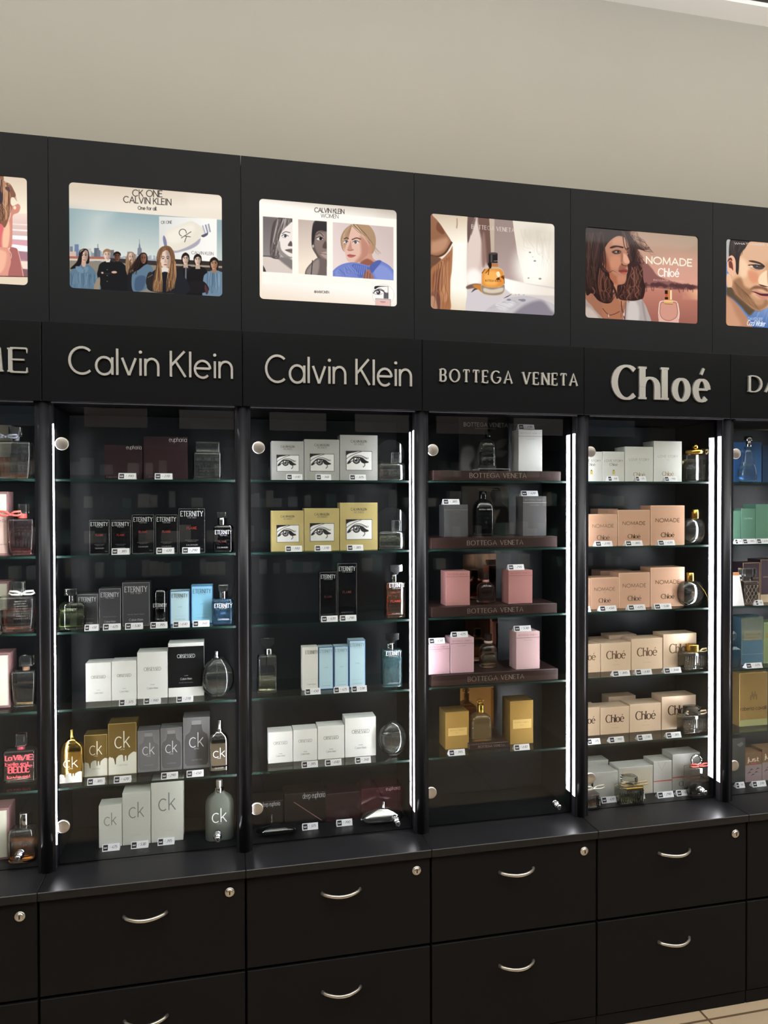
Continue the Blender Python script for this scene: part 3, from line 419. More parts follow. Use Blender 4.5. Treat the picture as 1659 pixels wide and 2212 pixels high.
def paint_man(c):                                              # face of a man, blue water; only its left part is in the picture
    c.flat([(-50,-50),(4000,-50),(4000,2400),(-50,2400)], (104,140,196)); c.grad([(600,1400),(4000,1600),(4000,2300),(560,2200)], (150,172,208), (70,104,168), (1000,1600), (900,2150)); c.grad([(60,60),(4000,300),(4000,1000),(1500,1000)], (60,60,64), (110,140,180), (1000,200), (3000,800)); hair_strands(c, [(800,1700),(3400,1800)], [(700,2150),(3600,2250)], 60, [(120,150,200),(90,120,180),(160,184,216)], 50, 61, 90, .3)
    c.flat([(90,60),(200,60),(170,640),(90,640)], (180,180,176))
    c.poly([(90,1400),(240,1500),(420,1700),(560,1900),(640,2060),(700,2200),(60,2250),(80,1700)], (186,134,104)); c.poly([(90,1480),(200,1560),(300,1800),(420,2100),(90,2100)], (206,154,122), blur=120); c.poly([(100,1380),(240,1480),(420,1650),(600,1850),(700,1800),(740,1700),(560,1500),(300,1250),(120,1200)], (96,78,60), blur=60)
    c.poly([(110,930),(240,950),(330,800),(390,500),(560,220),(800,140),(1200,180),(1800,300),(2000,700),(1900,1200),(1500,1600),(1100,1650),(900,1740),(720,1720),(520,1560),(340,1400),(220,1230),(110,1200)], (226,176,138)); c.poly([(1040,300),(1900,300),(1900,1500),(1300,1600),(1060,1000)], (170,118,88), blur=300, alpha=.6); c.poly([(560,250),(800,160),(1040,260),(1040,640),(700,560),(480,560)], (222,178,146), blur=120); c.poly([(400,560),(560,640),(620,900),(480,1000),(390,900)], (244,206,170), blur=120); c.poly([(600,840),(800,900),(820,1080),(700,1120),(600,1000)], (222,150,116), blur=100)
    c.poly([(260,1060),(420,1000),(520,1200),(700,1280),(660,1400),(820,1500),(1000,1480),(1060,1600),(880,1750),(700,1720),(500,1560),(320,1400),(240,1200)], (150,108,78), blur=90, alpha=.85); c.poly([(640,1260),(760,1180),(1000,1220),(1040,1320),(900,1260),(740,1260)], (120,80,62), blur=50, alpha=.85); c.poly([(560,1440),(700,1400),(840,1480),(960,1500),(900,1620),(720,1600)], (206,158,118), blur=90, alpha=.7); hair_strands(c, [(270,1080),(560,1360)], [(420,1500),(860,1740)], 60, [(110,78,58),(90,64,48),(140,104,78)], 10, 62, 30, .3)
    c.poly([(160,560),(190,120),(400,60),(1000,60),(1200,200),(860,190),(640,180),(540,300),(430,440),(390,600),(380,800),(360,930),(310,860),(290,640)], (54,46,44), blur=16); hair_strands(c, [(200,160),(620,120)], [(200,540),(400,520)], 40, [(36,32,34),(84,74,68),(60,52,50)], 20, 63, 40, .5); c.flat([(190,40),(2400,60),(2400,190),(900,180),(190,150)], (36,32,32), blur=30)
    c.poly([(112,800),(120,600),(170,510),(240,500),(300,600),(308,800),(290,950),(220,960),(140,880)], (238,184,152)); c.poly([(150,640),(200,620),(236,680),(250,830),(210,790),(160,760)], (120,62,54), blur=20); c.poly([(120,640),(150,560),(210,550),(230,620),(180,600)], (110,56,44), blur=12); c.line([(190,950),(220,1150),(300,1380)], 30, (160,104,82), blur=20, alpha=.6); c.poly([(110,920),(200,950),(230,1180),(140,1180)], (236,190,152), blur=30)
    c.poly([(606,612),(700,606),(860,650),(960,720),(960,760),(840,690),(640,640)], (70,56,54), blur=12); c.poly([(600,710),(700,700),(800,700),(960,740),(900,810),(760,800),(680,740)], (84,66,66), blur=20); c.ell(780,745,34,32,(60,72,92)); c.ell(792,738,8,8,(220,226,232)); c.line([(596,716),(700,708),(800,712),(950,742)], 16, (40,32,34)); c.ell(668,738,34,16,(226,210,200), rot=12); c.line([(650,780),(760,826),(860,830)], 10, (150,100,80), alpha=.5)
    c.poly([(820,1060),(860,950),(960,860),(1030,860),(1060,1200),(940,1200),(860,1160)], (252,218,182), blur=40); c.poly([(830,1150),(900,1160),(1060,1210),(920,1200)], (92,52,44), blur=14); c.poly([(1030,860),(1140,900),(1120,1200),(1050,1200)], (196,140,110), blur=40); c.poly([(680,1300),(780,1276),(900,1330),(1100,1360),(1060,1390),(860,1360)], (206,150,130)); c.poly([(660,1310),(760,1320),(900,1360),(1200,1370),(1100,1420),(900,1412),(760,1350)], (92,44,50), blur=10); c.poly([(760,1370),(900,1420),(1080,1430),(980,1500),(840,1450)], (206,140,124), blur=30)
    c.text('WHAT MAKES YOU FEEL ALIVE', (280,238), (1800,310), 40, (214,206,198), 8); c.text('DAVIDOFF', (590,1960), (920,1976), 60, (196,206,222), 8, gap=.3); c.text('Cool Water', (560,2080), (970,2104), 110, (226,232,240), 14, gap=.05, up=(.25,-1))

def paint_seated(c):                                           # seated woman, striped light; only its right edge is in the picture
    c.a[:] = (226,206,184)
    c.flat([(-3000,-50),(700,-50),(700,2300),(-3000,2300)], (226,206,184)); c.grad([(-3000,80),(520,110),(520,1100),(-3000,1100)], (222,202,180), (250,238,214), (400,200), (420,760)); c.grad([(-3000,820),(520,820),(520,2000),(-3000,2000)], (246,220,206), (170,130,136), (400,820), (400,1860))
    for y0, y1, col in ((1010,1030,(252,236,226)), (1110,1140,(255,240,232)), (1225,1300,(255,252,250)), (1390,1510,(255,253,252)), (1690,1830,(248,226,208))): c.flat([(-200,y0-30),(520,y0+10),(520,y1+10),(-200,y1-40)], col, blur=14)
    c.flat([(200,1300),(520,1320),(520,1420),(200,1380)], (224,170,178), blur=14); c.flat([(300,1500),(520,1540),(520,1690),(330,1640)], (172,128,140), blur=14); c.flat([(380,1830),(520,1860),(520,1990),(400,1990)], (140,104,106), blur=10)
    c.poly([(-400,900),(20,960),(40,1500),(-400,1500)], (228,110,116), blur=20); c.poly([(160,960),(200,800),(180,640),(240,680),(330,640),(374,700),(340,800),(240,850),(230,1000),(222,1380),(180,1450),(40,1450),(20,1300),(60,1120)], (214,142,124)); c.poly([(60,1150),(160,960),(180,1200),(140,1440),(50,1440)], (250,196,164), blur=40); c.ell(272,712,26,32,(250,228,200)); c.poly([(-300,1480),(60,1440),(180,1480),(212,1600),(180,1800),(120,2000),(-300,2000)], (226,156,136)); c.poly([(-300,1500),(60,1500),(120,1640),(20,1900),(-300,1900)], (246,186,158), blur=60); c.poly([(180,1460),(280,1450),(330,1500),(380,1700),(430,1990),(160,1990),(200,1700)], (176,108,104)); c.line([(330,1500),(380,1700),(430,1990)], 12, (236,190,176)); c.line([(150,1470),(205,1560),(205,1640)], 9, (252,214,196))
    c.poly([(-500,100),(0,100),(70,180),(60,240),(180,270),(260,400),(290,480),(270,520),(200,540),(190,760),(150,950),(80,1080),(-20,1000),(-500,1000)], (140,94,72), blur=10); hair_strands(c, [(-60,160),(180,280)], [(-20,1000),(170,900)], 60, [(196,146,110),(100,62,50),(220,174,132),(84,54,48)], 26, 71, 60, .7); hair_strands(c, [(100,260),(180,300)], [(260,520),(320,600)], 14, [(150,104,80),(110,72,56)], 14, 72, 30, .7); c.poly([(-100,400),(40,440),(40,620),(-100,640)], (60,46,54), blur=40); c.poly([(100,330),(170,340),(180,420),(110,380)], (90,62,66), blur=20)
    c.flat([(-3000,1900),(520,1975),(520,1990),(-3000,1930)], (90,50,56)); c.flat([(-3000,1935),(520,1990),(520,2200),(-3000,2200)], (232,214,190))
PAINTERS = {-1: paint_seated, 0: paint_group, 1: paint_portraits, 2: paint_amber_bottle, 3: paint_curls, 4: paint_man}
def paint_eye(bgc=(232,232,230)):
    """a high-contrast engraved eye, 64 x 50 px canvas used on the cartons"""
    c = Canvas(86, 66, lambda p: p*.4, .4); k = (30,29,31)      # drawn in 215 x 165 units
    c.flat([(-9,-9),(300,-9),(300,300),(-9,300)], bgc); c.poly([(-10,-10),(130,-10),(90,8),(30,22),(-10,44)], k); c.line([(130,4),(80,22),(30,48),(8,66)], 5, k, alpha=.75)
    c.line([(20,90),(60,50),(100,36),(140,46),(170,66)], 5, (70,68,70)); c.line([(16,100),(50,64),(88,52),(130,62),(160,84),(178,92)], 10, k); c.ell(84,78,26,28,(66,64,66)); c.ell(84,78,18,20,(150,150,150)); c.ell(82,76,11,12,k); c.ell(76,66,7,7,(250,250,250)); c.line([(62,72),(62,94),(84,106),(108,94),(110,72)], 6, k); c.poly([(112,62),(140,66),(170,92),(186,96),(150,104),(130,98),(118,84)], k); c.line([(150,104),(152,120),(140,134)], 7, (80,78,80)); c.line([(14,104),(40,88),(60,84)], 6, k); c.poly([(10,106),(36,90),(40,98),(18,110)], k)
    for x in range(60, 180, 9): c.line([(x,56+abs(x-100)*.14),(x+5,44+abs(x-100)*.16)], 3, k)
    c.line([(3,3),(212,3),(212,162),(3,162),(3,3)], 5, (60,58,58), sm=False); return c
# ---------------------------------------------------------------- blender helpers
import bpy, bmesh
from mathutils import Matrix, Vector
SC = bpy.context.scene
COL = SC.collection
def lin(c):
    return tuple((v/255/12.92 if v/255 <= .04045 else ((v/255+.055)/1.055)**2.4) for v in c)
_M = {}
def _new(name):
    m = bpy.data.materials.new(name); m.use_nodes = True; nt = m.node_tree
    for n in list(nt.nodes): nt.nodes.remove(n)
    o = nt.nodes.new('ShaderNodeOutputMaterial'); return m, nt, o
def pbr(name, c, rough=.45, metal=0, spec=.5, noise=0, nscale=40, coat=0, trans=0, ior=1.45, grain=None):
    key = (name, tuple(c), rough, metal, spec, noise, coat, trans, ior)
    if key in _M: return _M[key]
    m, nt, o = _new(name); b = nt.nodes.new('ShaderNodeBsdfPrincipled'); nt.links.new(b.outputs[0], o.inputs[0])
    b.inputs['Base Color'].default_value = lin(c)+(1,); b.inputs['Roughness'].default_value = rough; b.inputs['Metallic'].default_value = metal
    b.inputs['Specular IOR Level'].default_value = spec; b.inputs['Coat Weight'].default_value = coat; b.inputs['Transmission Weight'].default_value = trans; b.inputs['IOR'].default_value = ior
    if noise or grain:
        t = nt.nodes.new('ShaderNodeTexCoord'); n = nt.nodes.new('ShaderNodeTexNoise'); n.inputs['Scale'].default_value = nscale; n.inputs['Detail'].default_value = 4
        mp = nt.nodes.new('ShaderNodeMapping'); nt.links.new(t.outputs['Object'], mp.inputs[0]); nt.links.new(mp.outputs[0], n.inputs['Vector'])
        if grain: mp.inputs['Scale'].default_value = grain
        r = nt.nodes.new('ShaderNodeMix'); r.data_type = 'RGBA'; nt.links.new(n.outputs['Fac'], r.inputs[0])
        k = noise or .35; l = lin(c); r.inputs[6].default_value = tuple(v*(1-k) for v in l)+(1,); r.inputs[7].default_value = tuple(min(1, v*(1+k)) for v in l)+(1,)
        nt.links.new(r.outputs[2], b.inputs['Base Color'])
    _M[key] = m; return m
def emit(name, c, s, raw=False):
    m, nt, o = _new(name); e = nt.nodes.new('ShaderNodeEmission'); nt.links.new(e.outputs[0], o.inputs[0])
    e.inputs[0].default_value = (tuple(c) if raw else lin(c))+(1,); e.inputs[1].default_value = s; return m
def printed(name, glow=0):
    """colours come from the mesh's own colour attribute; backlit when glow > 0"""
    if (name, glow) in _M: return _M[(name, glow)]
    m, nt, o = _new(name); a = nt.nodes.new('ShaderNodeVertexColor'); a.layer_name = 'Col'
    if glow:
        e = nt.nodes.new('ShaderNodeEmission'); e.inputs[1].default_value = glow; nt.links.new(a.outputs[0], e.inputs[0])
        g = nt.nodes.new('ShaderNodeBsdfGlossy'); g.inputs['Roughness'].default_value = .05; g.inputs[0].default_value = (.006,.006,.006,1)
        ad = nt.nodes.new('ShaderNodeAddShader'); nt.links.new(e.outputs[0], ad.inputs[0]); nt.links.new(g.outputs[0], ad.inputs[1]); nt.links.new(ad.outputs[0], o.inputs[0])
    else:
        b = nt.nodes.new('ShaderNodeBsdfPrincipled'); b.inputs['Roughness'].default_value = .35; nt.links.new(a.outputs[0], b.inputs['Base Color']); nt.links.new(b.outputs[0], o.inputs[0])
    _M[(name, glow)] = m; return m
def pane(name, tint=(1,1,1), ior=1.5):
    """clear sheet glass: Fresnel mix of a straight-through and a mirror lobe"""
    m, nt, o = _new(name); N = nt.nodes.new; L_ = nt.links.new
    g = N('ShaderNodeNewGeometry'); mx = N('ShaderNodeMix'); L_(g.outputs['Backfacing'], mx.inputs[0]); mx.inputs[2].default_value = ior; mx.inputs[3].default_value = 1/ior
    f = N('ShaderNodeFresnel'); L_(mx.outputs[0], f.inputs[0]); t = N('ShaderNodeBsdfTransparent'); t.inputs[0].default_value = tuple(tint)+(1,)
    s = N('ShaderNodeBsdfGlossy'); s.inputs['Roughness'].default_value = 0; x = N('ShaderNodeMixShader'); L_(f.outputs[0], x.inputs[0]); L_(t.outputs[0], x.inputs[1]); L_(s.outputs[0], x.inputs[2]); L_(x.outputs[0], o.inputs[0]); return m
class MB:
    """collects geometry in world coordinates and links it as one mesh object"""
    def __init__(s): s.v, s.f, s.mi, s.sm, s.mats, s.col = [], [], [], [], [], None
    def m(s, mat):
        if mat not in s.mats: s.mats.append(mat)
        return s.mats.index(mat)
    def add(s, V, F, mat, smooth=False):
        b = len(s.v); i = s.m(mat); s.v += [tuple(map(float, p)) for p in V]
        for f in F: s.f.append(tuple(k+b for k in f)); s.mi.append(i); s.sm.append(smooth)
        return s
    def box(s, x0, x1, y0, y1, z0, z1, mat, bev=0, seg=1):
        if bev <= 0:
            V = [(x0,y0,z0),(x1,y0,z0),(x1,y1,z0),(x0,y1,z0),(x0,y0,z1),(x1,y0,z1),(x1,y1,z1),(x0,y1,z1)]
            return s.add(V, [(0,3,2,1),(4,5,6,7),(0,1,5,4),(1,2,6,5),(2,3,7,6),(3,0,4,7)], mat)
        bm = bmesh.new(); bmesh.ops.create_cube(bm, size=1)
        for v in bm.verts: v.co = Vector(((x0+x1)/2+v.co.x*(x1-x0), (y0+y1)/2+v.co.y*(y1-y0), (z0+z1)/2+v.co.z*(z1-z0)))
        bmesh.ops.bevel(bm, geom=list(bm.edges), offset=bev, segments=seg, affect='EDGES', profile=.5)
        s.bm(bm, mat, seg > 1); return s
    def bm(s, bm, mat, smooth=False):
        bm.verts.index_update(); s.add([v.co[:] for v in bm.verts], [tuple(v.index for v in f.verts) for f in bm.faces], mat, smooth); bm.free()
    def loft(s, rings, mat, cap0=True, cap1=True, flip=False, smooth=True):
        n = len(rings[0]); V = [p for r in rings for p in r]; F = []
        for k in range(len(rings)-1):
            for i in range(n):
                j = (i+1) % n; F.append((k*n+i, k*n+j, (k+1)*n+j, (k+1)*n+i))
        if cap0: F.append(tuple(reversed(range(n))))
        if cap1: F.append(tuple((len(rings)-1)*n+i for i in range(n)))
        if flip: F = [tuple(reversed(f)) for f in F]
        s.add(V, F, mat, smooth); return s
    def lathe(s, cx, cy, prof, mat, n=28, cap0=True, cap1=True, flip=False, ax='z', smooth=True, sy=1.0):
        rings = []
        for r, h in prof:
            ring = []
            for i in range(n):
                a = 2*math.pi*i/n; u, w = r*math.cos(a), r*math.sin(a)*sy
                ring.append((cx+u, cy+w, h) if ax == 'z' else (cx+u, h, cy-w) if ax == 'y' else (h, cx+u, cy+w))
            rings.append(ring)
        if ax == 'y': pass
        return s.loft(rings, mat, cap0, cap1, flip, smooth)
    def tube(s, path, r, mat, n=10, sq=1.0):
        P = [Vector(p) for p in path]; rings = []
        for i, p in enumerate(P):
            t = (P[min(i+1, len(P)-1)]-P[max(i-1, 0)]).normalized(); a = Vector((0,0,1)) if abs(t.z) < .9 else Vector((0,1,0))
            u = t.cross(a).normalized(); w = u.cross(t); rr = r[i] if isinstance(r, (list, tuple)) else r
            rings.append([tuple(p+u*rr*math.cos(2*math.pi*k/n)+w*rr*sq*math.sin(2*math.pi*k/n)) for k in range(n)])
        return s.loft(rings, mat)
    def prism(s, pts, y0, y1, mat):
        """an x-z outline given depth along y"""
        n = len(pts); V = [(x, y0, z) for x, z in pts]+[(x, y1, z) for x, z in pts]
        F = [tuple(range(n)), tuple(reversed(range(n, 2*n)))]+[(i, n+i, n+(i+1) % n, (i+1) % n) for i in range(n)]
        a = sum(pts[i][0]*pts[(i+1) % n][1]-pts[(i+1) % n][0]*pts[i][1] for i in range(n))
        if a < 0: F = [tuple(reversed(f)) for f in F]
        return s.add(V, F, mat)
    def grid(s, canvas, x0, x1, z0, z1, y, mat):
        """a painted picture as a fine grid with a colour attribute"""
        c = canvas.linear(); ny, nx = c.shape[:2]; b = len(s.v)
        for j in range(ny):
            z = z1-(z1-z0)*(j+.5)/ny
            s.v += [(x0+(x1-x0)*(i+.5)/nx, y, z) for i in range(nx)]
        k = s.m(mat)
        for j in range(ny-1):
            for i in range(nx-1):
                a = b+j*nx+i; s.f.append((a, a+nx, a+nx+1, a+1)); s.mi.append(k); s.sm.append(False)
        if s.col is None: s.col = []
        s.col.append((b, c.reshape(-1, 3))); return s
    def build(s, name, origin=(0,0,0), parent=None):
        me = bpy.data.meshes.new(name); O = np.array(origin, float)
        va = np.array(s.v, float)-O; me.vertices.add(len(va)); me.vertices.foreach_set('co', va.astype(np.float32).ravel())
        ln = np.array([len(f) for f in s.f], np.int32); idx = np.fromiter((i for f in s.f for i in f), np.int32)
        me.loops.add(len(idx)); me.loops.foreach_set('vertex_index', idx); me.polygons.add(len(ln))
        st = np.zeros(len(ln), np.int32); st[1:] = np.cumsum(ln)[:-1]; me.polygons.foreach_set('loop_start', st)
        try: me.polygons.foreach_set('loop_total', ln)
        except Exception: pass
        for mt in s.mats: me.materials.append(mt)
        me.polygons.foreach_set('material_index', np.array(s.mi, np.int32)); me.polygons.foreach_set('use_smooth', np.array(s.sm, bool))
        if s.col:
            ca = me.color_attributes.new('Col', 'FLOAT_COLOR', 'POINT'); arr = np.ones((len(va), 4), np.float32)
            for b, c in s.col: arr[b:b+len(c), :3] = c
            ca.data.foreach_set('color', arr.ravel())
        me.update(calc_edges=True); me.validate()
        o = bpy.data.objects.new(name, me); COL.objects.link(o)
        if parent is not None: o.parent = parent
        else: o.location = Vector(origin)
        return o
def thing(name, origin, label, cat, group=None):
    o = bpy.data.objects.new(name, None); COL.objects.link(o); o.location = Vector(origin); o.empty_display_size = .02
    return tag(o, label, cat, group)
LABELS = {}
def tag(o, label, cat, group=None, kind=None):
    label = label.replace('  ', ' ')
    if LABELS.get(label): print('DUPLICATE LABEL', label)
    LABELS[label] = o.name; o['label'] = label; o['category'] = cat
    if group: o['group'] = group
    if kind: o['kind'] = kind
    return o
def structure(o, label=None):
    o['kind'] = 'structure'
    if label: o['label'] = label
    return o
def rrect(cx, cy, hx, hy, r, n=5):
    r = min(r, hx*.999, hy*.999); out = []
    for (sx, sy, a0) in ((1,1,0), (-1,1,90), (-1,-1,180), (1,-1,270)):
        for k in range(n+1):
            a = math.radians(a0+90*k/n); out.append((cx+sx*(hx-r)+r*math.cos(a), cy+sy*(hy-r)+r*math.sin(a)))
    return out
# ---------------------------------------------------------------- materials
LAM = pbr('black_laminate', (25,26,28), .5, spec=.12, noise=.12, nscale=300)
BAND = pbr('black_gloss_band', (15,16,18), .3, spec=.2)
CASE = pbr('case_interior', (33,35,39), .38, spec=.4, noise=.08, nscale=120)
COUNTER = pbr('counter_laminate', (22,22,24), .32, spec=.36, noise=.18, nscale=220)
DRAW = pbr('drawer_laminate', (22,21,21), .55, spec=.1, noise=.18, grain=(30,30,400), nscale=6)
ALU = pbr('anodised_post', (30,31,36), .36, metal=.35, spec=.5)
ALU2 = pbr('aluminium_channel', (120,118,132), .3, metal=.9)
CHROME = pbr('chrome', (205,205,208), .12, metal=1)
SATIN = pbr('satin_steel', (206,200,190), .32, metal=.9)
LETTER = pbr('brushed_letter_metal', (182,180,174), .38, metal=.55)
GLASS = pane('clear_door_glass', (.97,.985,.98), 1.36)
SHELFG = pane('shelf_glass', (.93,.96,.95))
EDGE = pbr('green_glass_edge', (24,44,40), .3, spec=.3)
DEDGE = pbr('door_gasket', (6,6,7), .7, spec=.03)
LED = emit('led_strip', (250,248,255), 50); LED2 = emit('led_edge_strip', (250,248,255), 110)
# ---------------------------------------------------------------- measured heights and planes
Y_HEAD, Y_SIGN, Y_GLASS, Y_POST, Y_SH, Y_BACK, Y_WALL = 0.0, -.088, -.046, -.066, -.035, .175, .25
Z_HT, Z_HB = 2.504, at(521, 714, Y_SIGN)[2]
Z_SB = at(103, 866, Y_SIGN)[2]
Z_C = .584
ZE = [at(u, v, Y_SH)[2] for u, v in ((713,1039.5), (713,1193), (713,1346), (713,1501), (713,1657.5))]   # shelf edge mid heights
SH_T = .006
ZT = {i+1: ZE[i]+SH_T/2 for i in range(5)}; ZT[6] = Z_C
Z_CEIL = at(1659, 58, Y_WALL)[2]
CABS = range(-1, 5)
CABN = {-1: 'left-edge case', 0: 'skyline-poster case', 1: 'portraits-poster case', 2: 'amber-bottle-poster case', 3: 'curly-hair-poster case', 4: 'right-edge case'}
SHN = {1: 'top shelf', 2: 'second shelf', 3: 'third shelf', 4: 'fourth shelf', 5: 'fifth shelf', 6: 'cabinet floor'}
# ---------------------------------------------------------------- the room
XA, XB, YF = -3.2, 6.4, -5.0
def plaster(name, c, r=.8): return pbr(name, c, r, spec=.2, noise=.03, nscale=3)
def floor_mat():
    m, nt, o = _new('beige_floor_tile'); N = nt.nodes.new; b = N('ShaderNodeBsdfPrincipled'); nt.links.new(b.outputs[0], o.inputs[0])
    t = N('ShaderNodeTexCoord'); mp = N('ShaderNodeMapping'); mp.inputs['Location'].default_value = (-float(atz(1518, 2190, 0)[0])+3.0, -float(atz(1518, 2205, 0)[1])+3.0, 0); br = N('ShaderNodeTexBrick'); br.offset = 0
    nt.links.new(t.outputs['Object'], mp.inputs[0]); nt.links.new(mp.outputs[0], br.inputs[0]); br.inputs['Scale'].default_value = 1; br.inputs['Mortar Size'].default_value = .004; br.inputs['Brick Width'].default_value = .6; br.inputs['Row Height'].default_value = .6; br.inputs['Mortar Smooth'].default_value = .1
    br.inputs['Color1'].default_value = lin((170,152,128))+(1,); br.inputs['Color2'].default_value = lin((170,152,128))+(1,); br.inputs['Mortar'].default_value = lin((92,74,58))+(1,)
    nt.links.new(br.outputs[0], b.inputs['Base Color']); b.inputs['Roughness'].default_value = .3; return m
mb = MB(); mb.box(XA, XB, YF, Y_WALL+.1, -.05, 0, floor_mat()); structure(mb.build('floor'))
mb = MB(); mb.box(XA, XB, Y_WALL, Y_WALL+.1, 0, Z_CEIL+.3, plaster('beige_wall_paint', (159,154,142))); structure(mb.build('wall_back'))
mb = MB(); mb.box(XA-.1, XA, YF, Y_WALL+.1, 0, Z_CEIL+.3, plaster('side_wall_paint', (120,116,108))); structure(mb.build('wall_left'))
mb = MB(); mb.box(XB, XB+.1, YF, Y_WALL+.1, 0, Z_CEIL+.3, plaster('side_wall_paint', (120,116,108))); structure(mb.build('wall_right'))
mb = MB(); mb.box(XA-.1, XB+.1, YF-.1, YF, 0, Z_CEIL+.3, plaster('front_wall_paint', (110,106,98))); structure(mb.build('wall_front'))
zc2 = Z_CEIL
mb = MB(); mb.box(XA, XB, YF, Y_WALL-.105, zc2+.02, zc2+.08, plaster('white_ceiling', (244,238,226))); structure(mb.build('ceiling'))
mb = MB(); mb.box(XA, XB, Y_WALL-.09, Y_WALL, zc2, zc2+.08, plaster('white_ceiling_edge', (240,236,228))); structure(mb.build('trim_1'))
mb = MB(); mb.box(XA, XB, Y_WALL-.105, Y_WALL-.09, zc2+.015, zc2+.08, pbr('shadow_gap', (60,54,50), .8)); structure(mb.build('trim_2'))
# ---------------------------------------------------------------- cabinets
POSTERS = {-1: ('backlit poster of a seated woman, at left photo edge', 'seated woman'), 0: ('backlit poster of young people before a city skyline', ''), 1: ('backlit white poster with three portraits of women', ''), 2: ('backlit poster of an amber perfume bottle on stone', ''), 3: ('backlit poster of a curly-haired woman in profile on a beach', ''), 4: ('backlit poster of a bearded man, at right photo edge', '')}
SIGNS = {-1: ('E', None), 0: ('Calvin Klein', None), 1: ('Calvin Klein', None), 2: ('BOTTEGA VENETA', None), 3: ('Chlo\u00e9', None), 4: ('DA', None)}
def header_front(x0, x1, z0, z1, hole, y, depth, mat, mb):
    bm = bmesh.new()
    def loop(pts):
        vs = [bm.verts.new((p[0], y, p[1])) for p in pts]; return vs, [bm.edges.new((vs[i], vs[(i+1) % len(vs)])) for i in range(len(vs))]
    _, e1 = loop([(x0,z0),(x1,z0),(x1,z1),(x0,z1)]); iv, e2 = loop(hole)
    bmesh.ops.triangle_fill(bm, edges=e1+e2, use_beauty=True, normal=Vector((0,-1,0)))
    for f in bm.faces:
        f.normal_update()
        if f.normal.y > 0: f.normal_flip()
    r = bmesh.ops.extrude_edge_only(bm, edges=e2)
    for v in [g for g in r['geom'] if isinstance(g, bmesh.types.BMVert)]: v.co.y += depth
    mb.bm(bm, mat)
    V = [(x0,y,z0),(x1,y,z0),(x1,y,z1),(x0,y,z1),(x0,Y_WALL-.01,z0),(x1,Y_WALL-.01,z0),(x1,Y_WALL-.01,z1),(x0,Y_WALL-.01,z1)]
    mb.add(V, [(0,4,5,1),(1,5,6,2),(2,6,7,3),(3,7,4,0)], mat)
POSTM = printed('backlit_print', 1.06)
for n in CABS:
    x0, x1 = n*W+.0007, (n+1)*W-.0007; zb = Z_HB+.0004
    px0, px1 = n*W+POS_X0, n*W+POS_X1
    t = thing('poster_lightbox', (n*W+W/2, Y_HEAD, zb), 'charcoal lightbox holding a '+POSTERS[n][0], 'lightbox', 'poster lightboxes along the top')
    O = t.location[:]
    mb = MB(); hole = rrect((px0+px1)/2, (POS_Z0+POS_Z1)/2, (px1-px0)/2, (POS_Z1-POS_Z0)/2, .011)
    header_front(x0, x1, zb, Z_HT, hole, Y_HEAD, .006, LAM, mb); mb.build('housing', O, t)
    c = poster_canvas(n); PAINTERS[n](c)
    mb = MB(); mb.grid(c, px0-MARG, px1+MARG, POS_Z0-MARG, POS_Z1+MARG, .004, POSTM); mb.build('poster', O, t)
